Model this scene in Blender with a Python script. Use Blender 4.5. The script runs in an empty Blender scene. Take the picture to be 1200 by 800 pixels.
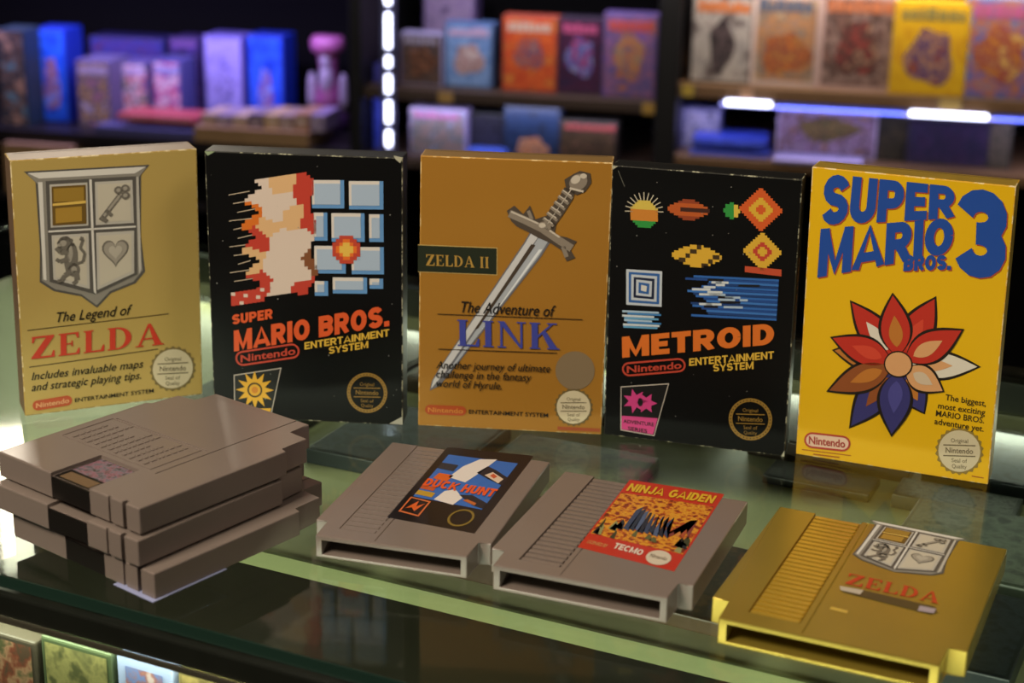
import bpy, bmesh, math, random
from mathutils import Vector, Matrix
random.seed(7)
scene = bpy.context.scene
COL = scene.collection

# ------------------------------------------------------------------ camera, world, lights, exposure
ZC = 0.95                                  # height of the counter's glass top above the floor
F_PX, CAM_H, PITCH, ROLL = 1912.06, 0.39304, 0.315097, 0.018889
CP, SP, CR, SR = math.cos(PITCH), math.sin(PITCH), math.cos(ROLL), math.sin(ROLL)
FWD = Vector((0, CP, -SP)); UP0 = Vector((0, SP, CP)); RT0 = Vector((1, 0, 0))
RT = RT0 * CR + UP0 * SR; UP = UP0 * CR - RT0 * SR
CAM = Vector((0, 0, ZC + CAM_H))
cd = bpy.data.cameras.new('camera'); cam = bpy.data.objects.new('camera', cd); COL.objects.link(cam)
cam.matrix_world = Matrix(((RT.x, UP.x, -FWD.x, CAM.x), (RT.y, UP.y, -FWD.y, CAM.y), (RT.z, UP.z, -FWD.z, CAM.z), (0, 0, 0, 1)))
cd.sensor_width = 36; cd.lens = F_PX / 1200 * 36; cd.clip_start = 0.02; cd.clip_end = 50
cd.dof.use_dof = True; cd.dof.focus_distance = 0.98; cd.dof.aperture_fstop = 7.0
scene.camera = cam

vs = scene.view_settings
vs.view_transform = 'Standard'; vs.look = 'None'; vs.gamma = 1; vs.use_curve_mapping = False
vs.exposure = 0.05

world = bpy.data.worlds.new('world'); scene.world = world; world.use_nodes = True
world.node_tree.nodes['Background'].inputs[0].default_value = (0.55, 0.5, 0.6, 1)
world.node_tree.nodes['Background'].inputs[1].default_value = 0.035

def area(name, loc, target, sx, sy, watts, color):
    l = bpy.data.lights.new(name, 'AREA'); l.shape = 'RECTANGLE'; l.size = sx; l.size_y = sy
    l.energy = watts; l.color = color
    o = bpy.data.objects.new(name, l); COL.objects.link(o); o.location = loc
    o.rotation_euler = (Vector(target) - Vector(loc)).to_track_quat('-Z', 'Y').to_euler()
    return o
WARM = (1.0, 0.88, 0.70)
area('ceiling_lamp_key', (-0.78, 0.15, ZC + 1.12), (-0.06, 0.95, ZC + 0.05), 0.42, 0.42, 25, WARM)
area('ceiling_lamp_side', (0.9, 0.1, ZC + 1.5), (0.1, 0.95, ZC), 0.45, 0.45, 7, (1.0, 0.86, 0.70))
area('lamp_over_left_shelf', (-0.76, 2.70, ZC + 0.78), (-0.2, 0.9, ZC), 0.30, 0.24, 5.5, (1.0, 0.88, 0.70))

# ------------------------------------------------------------------ helpers
def lin(c): return c / 12.92 if c <= 0.04045 else ((c + 0.055) / 1.055) ** 2.4
def hexc(s):
    s = s.lstrip('#'); return tuple(lin(int(s[i:i + 2], 16) / 255) for i in (0, 2, 4)) + (1,)
MATS = {}
def mat(name, color, rough=0.5, metal=0.0, spec=0.5, bump=0, bscale=400, vary=0.0, vscale=60, emit=None, estr=0):
    if name in MATS: return MATS[name]
    m = bpy.data.materials.new(name); m.use_nodes = True; MATS[name] = m
    nt = m.node_tree; b = nt.nodes['Principled BSDF']
    c = hexc(color) if isinstance(color, str) else color
    b.inputs['Base Color'].default_value = c
    b.inputs['Roughness'].default_value = rough; b.inputs['Metallic'].default_value = metal
    b.inputs['Specular IOR Level'].default_value = spec
    if emit:
        b.inputs['Emission Color'].default_value = hexc(emit); b.inputs['Emission Strength'].default_value = estr
    if bump or vary:
        tc = nt.nodes.new('ShaderNodeTexCoord')
    if vary:
        n = nt.nodes.new('ShaderNodeTexNoise'); n.inputs['Scale'].default_value = vscale; n.inputs['Detail'].default_value = 5
        nt.links.new(tc.outputs['Object'], n.inputs['Vector'])
        mx = nt.nodes.new('ShaderNodeMix'); mx.data_type = 'RGBA'
        mx.inputs[6].default_value = tuple(v * (1 - vary) for v in c[:3]) + (1,)
        mx.inputs[7].default_value = tuple(min(1, v * (1 + vary)) for v in c[:3]) + (1,)
        nt.links.new(n.outputs['Fac'], mx.inputs[0]); nt.links.new(mx.outputs[2], b.inputs['Base Color'])
    if bump:
        n2 = nt.nodes.new('ShaderNodeTexNoise'); n2.inputs['Scale'].default_value = bscale
        nt.links.new(tc.outputs['Object'], n2.inputs['Vector'])
        bp = nt.nodes.new('ShaderNodeBump'); bp.inputs['Strength'].default_value = bump; bp.inputs['Distance'].default_value = 0.0005
        nt.links.new(n2.outputs['Fac'], bp.inputs['Height']); nt.links.new(bp.outputs['Normal'], b.inputs['Normal'])
    return m
def wear_mat(name, base, worn, rough=0.5, amount=0.55, scale=180):
    """printed card whose colour is scuffed away in specks"""
    if name in MATS: return MATS[name]
    m = mat(name, base, rough, spec=.25); nt = m.node_tree; b = nt.nodes['Principled BSDF']
    tc = nt.nodes.new('ShaderNodeTexCoord'); n = nt.nodes.new('ShaderNodeTexNoise')
    n.inputs['Scale'].default_value = scale; n.inputs['Detail'].default_value = 6; n.inputs['Roughness'].default_value = 0.7
    nt.links.new(tc.outputs['Object'], n.inputs['Vector'])
    r = nt.nodes.new('ShaderNodeValToRGB'); r.color_ramp.elements[0].position = amount; r.color_ramp.elements[1].position = amount + 0.06
    r.color_ramp.elements[0].color = hexc(base); r.color_ramp.elements[1].color = hexc(worn)
    nt.links.new(n.outputs['Fac'], r.inputs[0]); nt.links.new(r.outputs[0], b.inputs['Base Color'])
    return m
def glass_mat(name, tint, rough=0.05):
    m = bpy.data.materials.new(name); m.use_nodes = True; nt = m.node_tree; nt.nodes.clear()
    out = nt.nodes.new('ShaderNodeOutputMaterial'); mx = nt.nodes.new('ShaderNodeMixShader')
    geo = nt.nodes.new('ShaderNodeNewGeometry'); dot = nt.nodes.new('ShaderNodeVectorMath'); dot.operation = 'DOT_PRODUCT'
    nt.links.new(geo.outputs['Normal'], dot.inputs[0]); nt.links.new(geo.outputs['Incoming'], dot.inputs[1])
    def math_(op, a, b):
        n = nt.nodes.new('ShaderNodeMath'); n.operation = op
        for i, v in enumerate((a, b)):
            if v is None: continue
            if isinstance(v, (int, float)): n.inputs[i].default_value = v
            else: nt.links.new(v, n.inputs[i])
        return n.outputs[0]
    c1 = math_('SUBTRACT', 1.0, math_('ABSOLUTE', dot.outputs['Value'], None))          # Schlick reflectance of a thin pane, same from both sides
    refl = math_('ADD', math_('MULTIPLY', math_('POWER', c1, 5.0), 0.75), 0.03)
    t = nt.nodes.new('ShaderNodeBsdfTransparent'); t.inputs[0].default_value = tint
    g = nt.nodes.new('ShaderNodeBsdfGlossy'); g.inputs['Roughness'].default_value = rough
    nt.links.new(refl, mx.inputs[0]); nt.links.new(t.outputs[0], mx.inputs[1]); nt.links.new(g.outputs[0], mx.inputs[2])
    nt.links.new(mx.outputs[0], out.inputs[0]); return m

def tag(o, label=None, cat=None, group=None, kind=None):
    if label: o['label'] = label
    if cat: o['category'] = cat
    if group: o['group'] = group
    if kind: o['kind'] = kind
    return o
def empty(name, loc=(0, 0, 0), rz=0, label=None, cat=None, group=None):
    o = bpy.data.objects.new(name, None); COL.objects.link(o); o.location = loc; o.rotation_euler = (0, 0, rz)
    o.empty_display_size = 0.02
    return tag(o, label, cat, group)
def link(name, me, parent=None, mats=()):
    o = bpy.data.objects.new(name, me); COL.objects.link(o); o.parent = parent
    for m in mats: me.materials.append(m)
    return o
def mesh_from(name, verts, faces, m, parent=None, smooth=False):
    me = bpy.data.meshes.new(name); me.from_pydata([tuple(v) for v in verts], [], faces); me.update()
    o = link(name, me, parent, [m] if not isinstance(m, (list, tuple)) else m)
    return o
def bm_box(bm, x0, x1, y0, y1, z0, z1):
    vs_ = [bm.verts.new(p) for p in ((x0, y0, z0), (x1, y0, z0), (x1, y1, z0), (x0, y1, z0), (x0, y0, z1), (x1, y0, z1), (x1, y1, z1), (x0, y1, z1))]
    for f in ((3, 2, 1, 0), (4, 5, 6, 7), (0, 1, 5, 4), (1, 2, 6, 5), (2, 3, 7, 6), (3, 0, 4, 7)): bm.faces.new([vs_[i] for i in f])
    return vs_
def bm_obj(name, bm, m, parent=None):
    me = bpy.data.meshes.new(name); bmesh.ops.recalc_face_normals(bm, faces=bm.faces[:]); bm.to_mesh(me); bm.free()
    return link(name, me, parent, m if isinstance(m, (list, tuple)) else [m])
def box(name, x0, x1, y0, y1, z0, z1, m, parent=None, bevel=0):
    bm = bmesh.new(); bm_box(bm, x0, x1, y0, y1, z0, z1)
    if bevel: bmesh.ops.bevel(bm, geom=bm.edges[:], offset=bevel, segments=2, affect='EDGES', profile=0.6)
    return bm_obj(name, bm, m, parent)

def ray(px, py):
    x, y = px - 600, py - 400
    return FWD + RT * (x / F_PX) + UP * (-y / F_PX)
def on_plane(px, py, p0, n):
    d = ray(px, py); t = (Vector(p0) - CAM).dot(n) / d.dot(n); return CAM + d * t
def on_z(px, py, z): return on_plane(px, py, (0, 0, z), Vector((0, 0, 1)))

# 2-D homography  pixel quad -> unit square
def solve(A, b):
    n = len(b); M = [r[:] + [v] for r, v in zip(A, b)]
    for i in range(n):
        p = max(range(i, n), key=lambda r: abs(M[r][i])); M[i], M[p] = M[p], M[i]
        for r in range(n):
            if r != i:
                k = M[r][i] / M[i][i]
                for c in range(i, n + 1): M[r][c] -= k * M[i][c]
    return [M[i][n] / M[i][i] for i in range(n)]
def homography(src, dst):
    A, b = [], []
    for (x, y), (u, v) in zip(src, dst):
        A += [[x, y, 1, 0, 0, 0, -u * x, -u * y], [0, 0, 0, x, y, 1, -v * x, -v * y]]; b += [u, v]
    h = solve(A, b) + [1]
    def f(x, y):
        w = h[6] * x + h[7] * y + h[8]
        return ((h[0] * x + h[1] * y + h[2]) / w, (h[3] * x + h[4] * y + h[5]) / w)
    return f

# lettering -----------------------------------------------------------
def text_polys(s, offset=0.0, shear=0.0, spacing=1.0):
    cu = bpy.data.curves.new('lettering', 'FONT'); cu.body = s; cu.offset = offset; cu.resolution_u = 3; cu.space_character = spacing
    o = bpy.data.objects.new('lettering', cu); COL.objects.link(o)
    bpy.context.view_layer.update()
    me = o.to_mesh(); vs_ = [(v.co.x + shear * v.co.y, v.co.y) for v in me.vertices]
    fs = [tuple(p.vertices) for p in me.polygons]
    o.to_mesh_clear(); bpy.data.objects.remove(o); bpy.data.curves.remove(cu)
    return vs_, fs
CAPH = max(v[1] for v in text_polys('H')[0])
def arcpts(cx, cy, rx, ry, a0, a1, n): return [(cx + rx * math.cos(math.radians(a0 + (a1 - a0) * i / n)), cy + ry * math.sin(math.radians(a0 + (a1 - a0) * i / n))) for i in range(n + 1)]
def R_(x0, y0, x1, y1): return [(x0, y0), (x1, y0), (x1, y1), (x0, y1)]
def stem(x, w=.2, s=.07): return [R_(x, 0, x + w, 1), R_(x - s, 0, x + w + s, .05), R_(x - s, .95, x + w + s, 1)]
def band(o, i): # ring between two equal-length open outlines
    return [[o[k], o[k + 1], i[k + 1], i[k]] for k in range(len(o) - 1)]
SERIF = {
 'Z': (.86, [R_(.04, .92, .8, 1), [(.04, .72), (.1, .72), (.16, .92), (.04, .92)], [(.54, .94), (.8, .94), (.3, .06), (.02, .06)], R_(.02, 0, .82, .08), [(.82, .3), (.76, .3), (.7, .08), (.82, .08)]]),
 'E': (.8, stem(.1) + [R_(.2, .93, .7, 1), [(.72, .74), (.67, .74), (.6, .94), (.72, 1)], R_(.2, 0, .72, .07), [(.76, .28), (.71, .28), (.62, .06), (.75, 0)], R_(.2, .48, .5, .54), R_(.47, .38, .52, .64)]),
 'L': (.76, stem(.1) + [R_(.2, 0, .7, .07), [(.74, .3), (.69, .3), (.6, .06), (.73, 0)]]),
 'D': (.92, stem(.1) + band(arcpts(.34, .5, .5, .5, -90, 90, 14), arcpts(.34, .5, .3, .44, -90, 90, 14)) + [R_(.2, .94, .36, 1), R_(.2, 0, .36, .06)]),
 'A': (.95, [[(.42, 1), (.52, 1), (.9, .03), (.66, .03)], [(.42, 1), (.47, .9), (.17, .03), (.09, .03)], R_(.22, .3, .66, .36), R_(.0, 0, .28, .05), R_(.57, 0, .97, .05)]),
 'I': (.42, stem(.11)),
 'N': (.98, [R_(.12, 0, .19, 1), R_(.03, 0, .3, .05), [(.02, 1), (.26, 1), (.84, 0), (.76, 0), (.08, .96)], R_(.77, 0, .84, 1), R_(.66, .95, .95, 1)]),
 'K': (.98, stem(.1) + [[(.3, .42), (.3, .52), (.72, .96), (.8, .96)], R_(.6, .95, .92, 1), [(.42, .62), (.56, .68), (.94, .03), (.68, .03)], R_(.6, 0, 1.0, .05)]),
 ' ': (.35, [])}
def serif_polys(s):
    vs_, fs, x = [], [], 0
    for ch in s:
        w, polys = SERIF[ch]
        for p in polys:
            fs.append(tuple(range(len(vs_), len(vs_) + len(p)))); vs_ += [(a + x, b) for a, b in p]
        x += w + .06
    return vs_, fs

def arc(cx, cy, rx, ry, a0, a1, n=10): return arcpts(cx, cy, rx, ry, a0, a1, n)
def block_letter(ch, s):
    """bold grotesque capital as centre lines of even stroke width: (advance, [polylines])"""
    W = .70; a, b, c = s / 2, .70 - s / 2, 1 - s / 2; m = .5; rx = (b - a) / 2; cx = W / 2
    up, lo = ((c + m) / 2, (c - m) / 2), ((a + m) / 2, (m - a) / 2)
    bowl = lambda x, y0, y1: [(a, y0), (x, y0)] + arc(x, (y0 + y1) / 2, b - x, (y1 - y0) / 2, -90, 90) + [(a, y1)]
    st = [(a, 0), (a, 1)]
    L = {'S': (W, [arc(cx, up[0], rx, up[1], 15, 270) + arc(cx, lo[0], rx, lo[1], 90, -165)[1:]]),
         '3': (W, [arc(cx, up[0], rx, up[1], 165, -90) + [(cx - .06, m)], [(cx - .06, m)] + arc(cx, lo[0], rx, lo[1], 90, -165)]),
         'U': (W, [[(a, 1), (a, .36)] + arc(cx, .36, rx, .36 - a, 180, 360) + [(b, 1)]]),
         'P': (W, [st, bowl(.40, .44, c)]), 'R': (W + .02, [st, bowl(.40, .46, c), [(.36, .46), (b + .03, 0)]]),
         'B': (W, [st, bowl(.38, .53, c), bowl(.40, a, .50)]), 'D': (W, [st, [(a, a), (.30, a)] + arc(.30, .5, b - .30, .5 - a, -90, 90, 14) + [(a, c)]]),
         'E': (.60, [st, [(a, c), (.60, c)], [(a, .5), (.54, .5)], [(a, a), (.60, a)]]), 'F': (.58, [st, [(a, c), (.58, c)], [(a, .5), (.52, .5)]]),
         'L': (.58, [st, [(a, a), (.58, a)]]), 'I': (s, [st]), 'T': (.64, [[(0, c), (.64, c)], [(.32, 0), (.32, c)]]),
         'O': (.78, [arc(.39, .5, .39 - s / 2, .5 - s / 2, 0, 360, 24)]), 'C': (.72, [arc(.38, .5, .38 - s / 2, .5 - s / 2, 42, 318, 20)]),
         'G': (.76, [arc(.39, .5, .39 - s / 2, .5 - s / 2, 45, 350, 20), [(.42, .46), (.76, .46)]]),
         'M': (.90, [[(a, 0), (a, 1)], [(.90 - a, 0), (.90 - a, 1)], [(a + .01, 1), (.45, .12), (.89 - a, 1)]]), 'N': (.74, [[(a, 0), (a, 1)], [(.74 - a, 0), (.74 - a, 1)], [(a, 1), (.74 - a, 0)]]),
         'A': (.80, [[(.06, 0), (.40, 1), (.74, 0)], [(.2, .27), (.6, .27)]]), 'Y': (.72, [[(.04, 1), (.36, .42), (.68, 1)], [(.36, 0), (.36, .45)]]), 'V': (.74, [[(.06, 1), (.37, 0), (.68, 1)]]),
         'H': (.72, [[(a, 0), (a, 1)], [(.72 - a, 0), (.72 - a, 1)], [(a, .5), (.72 - a, .5)]]), 'K': (.74, [st, [(a, .36), (.66, 1)], [(.30, .58), (.68, 0)]]),
         'J': (.56, [[(.56 - a, 1), (.56 - a, .34)] + arc(.28, .34, .28 - a, .34 - a, 0, -180)]), '.': (s, [[(a, 0), (a, s)]]), ' ': (.3, [])}
    return L[ch]
def stroke(pts, w):
    """polyline -> strip of quads with mitred joints"""
    pts = [p for i, p in enumerate(pts) if i == 0 or math.hypot(p[0] - pts[i - 1][0], p[1] - pts[i - 1][1]) > 1e-4]
    n = len(pts); L, R = [], []
    for i in range(n):
        d = []
        for p, q in ((i - 1, i), (i, i + 1)):
            if 0 <= p and q < n:
                dx, dy = pts[q][0] - pts[p][0], pts[q][1] - pts[p][1]; k = math.hypot(dx, dy) or 1; d.append((-dy / k, dx / k))
        nx, ny = sum(e[0] for e in d) / len(d), sum(e[1] for e in d) / len(d); k = max(.45, math.hypot(nx, ny)) ** 2
        L.append((pts[i][0] + nx / k * w / 2, pts[i][1] + ny / k * w / 2)); R.append((pts[i][0] - nx / k * w / 2, pts[i][1] - ny / k * w / 2))
    return L, R
def block_polys(text, s=.22, gap=.07):
    vs_, fs, x = [], [], 0
    for ch in text:
        adv, lines = block_letter(ch, s)
        for ln_ in lines:
            L, R = stroke(ln_, s * (.86 if ch in 'MNAVYK' and len(ln_) > 1 and abs(ln_[0][0] - ln_[1][0]) > .02 else 1)); b = len(vs_)
            cl = lambda p: (p[0] + x, min(1.0, max(0.0, p[1])))
            vs_ += [cl(p) for p in L] + [cl(p) for p in R]; n = len(L)
            fs += [(b + k, b + n + k, b + n + k + 1, b + k + 1) for k in range(n - 1)]
        x += adv + gap
    return vs_, fs

class Print:
    """flat printed shapes laid on a face; coordinates come in as photo pixels and are turned into the face's own (x, z)"""
    STEP = 0.00011
    def __init__(self, to3d): self.to3d = to3d; self.v = []; self.f = []; self.mi = []; self.mats = []
    def m(self, material):
        if material not in self.mats: self.mats.append(material)
        return self.mats.index(material)
    def poly(self, pts, material, layer=1):
        b = len(self.v); self.v += [self.to3d(x, y, layer * self.STEP) for x, y in pts]
        self.f.append(tuple(range(b, b + len(pts)))); self.mi.append(self.m(material)); return self
    def rect(self, x0, y0, x1, y1, material, layer=1): return self.poly([(x0, y0), (x1, y0), (x1, y1), (x0, y1)], material, layer)
    def disc(self, cx, cy, rx, ry, material, layer=1, n=28, rot=0):
        c, s = math.cos(rot), math.sin(rot)
        return self.poly([(cx + c * rx * math.cos(a) - s * ry * math.sin(a), cy + s * rx * math.cos(a) + c * ry * math.sin(a)) for a in (2 * math.pi * i / n for i in range(n))], material, layer)
    def ring(self, cx, cy, rx, ry, w, material, layer=1, n=32):
        for i in range(n):
            a, b = 2 * math.pi * i / n, 2 * math.pi * (i + 1) / n
            self.poly([(cx + rx * math.cos(a), cy + ry * math.sin(a)), (cx + rx * math.cos(b), cy + ry * math.sin(b)), (cx + (rx - w) * math.cos(b), cy + (ry - w) * math.sin(b)), (cx + (rx - w) * math.cos(a), cy + (ry - w) * math.sin(a))], material, layer)
        return self
    def line(self, pts, w, material, layer=1):
        for (x0, y0), (x1, y1) in zip(pts, pts[1:]):
            L = math.hypot(x1 - x0, y1 - y0) or 1; nx, ny = -(y1 - y0) / L * w / 2, (x1 - x0) / L * w / 2
            self.poly([(x0 + nx, y0 + ny), (x1 + nx, y1 + ny), (x1 - nx, y1 - ny), (x0 - nx, y0 - ny)], material, layer)
        return self
    def quadtext(self, polys, bl, br, tl, tr, material, layer=2, ytop=None):
        vs_, fs = polys
        x0 = min(v[0] for v in vs_); x1 = max(v[0] for v in vs_); yt = ytop or max(v[1] for v in vs_)
        b = len(self.v)
        for j, (x, y) in enumerate(vs_):
            s, t = (x - x0) / (x1 - x0), y / yt
            px = (bl[0] * (1 - s) + br[0] * s) * (1 - t) + (tl[0] * (1 - s) + tr[0] * s) * t
            py = (bl[1] * (1 - s) + br[1] * s) * (1 - t) + (tl[1] * (1 - s) + tr[1] * s) * t
            self.v.append(self.to3d(px, py, layer * self.STEP + (j % 97) * 2e-7))
        i = self.m(material)
        for f in fs: self.f.append(tuple(k + b for k in f)); self.mi.append(i)
        return self
    def text(self, s, bl, br, h, material, layer=2, bold=0.0, shear=0.0, spacing=1.0, serif=False, lean=0.0, block=0):
        """baseline bl -> br in pixels, cap height h pixels"""
        p = serif_polys(s) if serif else block_polys(s, block) if block else text_polys(s, bold, shear, spacing)
        up = (lean, -h)
        return self.quadtext(p, bl, br, (bl[0] + up[0], bl[1] + up[1]), (br[0] + up[0], br[1] + up[1]), material, layer, ytop=1.0 if serif or block else CAPH)
    def build(self, name, parent, label=None):
        me = bpy.data.meshes.new(name); me.from_pydata(self.v, [], self.f); me.update()
        for m_ in self.mats: me.materials.append(m_)
        for p, i in zip(me.polygons, self.mi): p.material_index = i
        o = bpy.data.objects.new(name, me); COL.objects.link(o); o.parent = parent
        if label: o['label'] = label
        return o

def ink(c, rough=0.45): return mat('ink_' + c.lstrip('#') + ('_%d' % int(rough * 100)), c, rough)

def seal(pr, cx, cy, r, rim, face, dark, layer=2, scallop=True, ratio=1.0):
    if scallop:
        n = 44
        pr.poly([(cx + (r if i % 2 else r * .91) * math.cos(2 * math.pi * i / n), cy + ratio * (r if i % 2 else r * .91) * math.sin(2 * math.pi * i / n)) for i in range(n)], rim, layer)
        pr.disc(cx, cy, r * .86, r * .86 * ratio, face, layer + 1)
    else:
        pr.ring(cx, cy, r, r * ratio, r * .17, rim, layer)
        n = 36
        for i in range(n):
            a = 2 * math.pi * i / n
            pr.disc(cx + r * .91 * math.cos(a), cy + ratio * r * .91 * math.sin(a), r * .03, r * .03, dark, layer + 1, n=6)
    k = dark if scallop else rim
    pr.text('Original', (cx - r * .35, cy - r * .36 * ratio), (cx + r * .35, cy - r * .34 * ratio), r * .16, k, layer + 2)
    pr.text('Nintendo', (cx - r * .56, cy + r * .08 * ratio), (cx + r * .56, cy + r * .1 * ratio), r * .22, k, layer + 2, bold=.01)
    pr.line([(cx - r * .66, cy - r * .24 * ratio), (cx + r * .66, cy - r * .24 * ratio)], r * .045, k, layer + 2)
    pr.line([(cx - r * .66, cy + r * .2 * ratio), (cx + r * .66, cy + r * .2 * ratio)], r * .045, k, layer + 2)
    pr.text('Seal of', (cx - r * .32, cy + r * .46 * ratio), (cx + r * .32, cy + r * .48 * ratio), r * .16, k, layer + 2)
    pr.text('Quality', (cx - r * .3, cy + r * .7 * ratio), (cx + r * .3, cy + r * .72 * ratio), r * .16, k, layer + 2)

def capsule(pr, a, b, h, line_m, text_m, fill_m=None, layer=2, w=2.0):
    """rounded brand capsule whose middle line runs a -> b"""
    ux, uy = b[0] - a[0], b[1] - a[1]; L = math.hypot(ux, uy); ux /= L; uy /= L; nx, ny = -uy, ux; r = h / 2
    def outline(rr):
        pts = []
        for i in range(9): t = math.pi / 2 + math.pi * i / 8; pts.append((a[0] + ux * r + ux * rr * math.cos(t) + nx * rr * math.sin(t), a[1] + uy * r + uy * rr * math.cos(t) + ny * rr * math.sin(t)))
        for i in range(9): t = -math.pi / 2 + math.pi * i / 8; pts.append((b[0] - ux * r + ux * rr * math.cos(t) + nx * rr * math.sin(t), b[1] - uy * r + uy * rr * math.cos(t) + ny * rr * math.sin(t)))
        return pts
    o, i = outline(r), outline(r - w)
    if fill_m: pr.poly(outline(r - w * .5), fill_m, layer - 1)
    for k in range(len(o)): pr.poly([o[k], o[(k + 1) % len(o)], i[(k + 1) % len(o)], i[k]], line_m, layer)
    s, ch = .62 * r, h * .46
    bl = (a[0] + ux * s - ny * 0 + nx * ch / 2, a[1] + uy * s + ny * ch / 2); br = (b[0] - ux * s + nx * ch / 2, b[1] - uy * s + ny * ch / 2)
    pr.text('Nintendo', bl, br, ch, text_m, layer + 1, bold=.022)

# ------------------------------------------------------------------ the shop: floor and back wall
floor_m = mat('dark_floor', '#2a2724', .5, vary=.25, vscale=3)
o = box('floor', -3.5, 3.5, -2.0, 4.6, -.05, 0, floor_m); tag(o, kind='structure')
wall_m = mat('dark_wall', '#030304', .9, spec=.15, vary=.2, vscale=5)

# ------------------------------------------------------------------ shelving behind the counter (turned 12 degrees, right side nearer)
TH = math.radians(-12)
BU = Vector((math.cos(TH), math.sin(TH), 0)); BN = Vector((-math.sin(TH), math.cos(TH), 0))    # along the shelves / away from the camera
B0 = Vector((0.60, 2.98, 0))                                                                    # a point on the shelf fronts
def bpt(px, py, off=0):                                                                         # pixel -> (along, height) on the plane 'off' behind the shelf fronts
    p = on_plane(px, py, B0 + BN * off, BN); return (p - B0).dot(BU), p.z
def broot(name, label, cat, group=None):
    return empty(name, B0, TH, label, cat, group)
# shelf frame: local x = along, y = depth (0 = shelf front), z = height
wo = box('wall_back', -3.4, 2.2, .46, .56, 0, 2.7, wall_m); wo.location = B0; wo.rotation_euler = (0, 0, TH); tag(wo, kind='structure')
black_metal = mat('black_shelf_metal', '#0c0b0e', .45, .2)
board_m = mat('shelf_board', '#3a2a20', .5, vary=.2, vscale=20)
board_lit_m = mat('shelf_board_lit', '#6b4f33', .45, vary=.25, vscale=25)  # paler copy of the brown board, lamplight put into its colour
zs_right = bpt(985, 108)[1]; zs_mid = bpt(600, 111)[1]; zs_left = bpt(120, 158)[1]
xa = bpt(-140, 60)[0]; xb = bpt(410, 60)[0]; xc = bpt(437, 60)[0]; xd = bpt(771, 60)[0]; xe = bpt(797, 60)[0]; xf = bpt(1330, 60)[0]
def shelving(label, x0, x1, ups, boards, bm_):
    t = broot('shelving_unit', label, 'shelving')
    for a, b in ups: box('upright', a, b, -.01, .44, 0, 2.35, black_metal, t, .004)
    for z, th in boards: box('shelf_board', x0, x1, 0, .44, z - th, z, bm_, t, .002)
    box('back_panel', x0, x1, .44, .455, 0, 2.35, wall_m, t)
    return t
zr2 = bpt(985, 196, -.02)[1]; zm2 = bpt(600, 192)[1]; zl2 = bpt(120, 230)[1]
shelving('black shelving unit holding blue boxes and a magenta figurine', xa, xb, [(xb, xc - .022)], [(zs_left, .026), (zl2, .02), (zs_left + .36, .02), (zs_left + .75, .02)], mat('shelf_board_black', '#1a1618', .4))
shelving('dark shelving unit beside the white light strip', xc - .02, xd, [(xd, xe)], [(zs_mid, .022), (zm2, .02), (zs_mid + .30, .02), (zs_mid + .65, .02)], board_m)
shelving('wooden shelving unit with the large colourful game boxes and light bars', xe, xf, [(xf, xf + .04)], [(zs_right, .024), (zr2, .02), (zs_right + .32, .02), (zs_right + .68, .02)], board_lit_m)

# cover prints for the shop stock -------------------------------------
def cover_mat(name, cols, scale=9, seed=0, band=None, h=.18):
    """printed cover: soft patches of the given colours, a title band at the top"""
    m = bpy.data.materials.new(name); m.use_nodes = True; nt = m.node_tree; b = nt.nodes['Principled BSDF']
    b.inputs['Roughness'].default_value = .35
    tc = nt.nodes.new('ShaderNodeTexCoord'); mp = nt.nodes.new('ShaderNodeMapping'); mp.inputs['Location'].default_value = (seed * 3.7, seed * 1.9, seed * 2.3)
    nt.links.new(tc.outputs['Object'], mp.inputs['Vector'])
    n = nt.nodes.new('ShaderNodeTexNoise'); n.inputs['Scale'].default_value = scale / h * .18 * 3.2; n.inputs['Detail'].default_value = 3; n.inputs['Roughness'].default_value = .6
    nt.links.new(mp.outputs[0], n.inputs['Vector'])
    r = nt.nodes.new('ShaderNodeValToRGB'); cr = r.color_ramp; k = len(cols)
    cr.elements[0].position = .36; cr.elements[0].color = hexc(cols[0]); cr.elements[1].position = .64; cr.elements[1].color = hexc(cols[-1])
    for i in range(1, k - 1): e = cr.elements.new(.36 + .28 * i / (k - 1)); e.color = hexc(cols[i])
    nt.links.new(n.outputs['Fac'], r.inputs[0]); nt.links.new(r.outputs[0], b.inputs['Base Color'])
    return m
STOCK = 0
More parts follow.
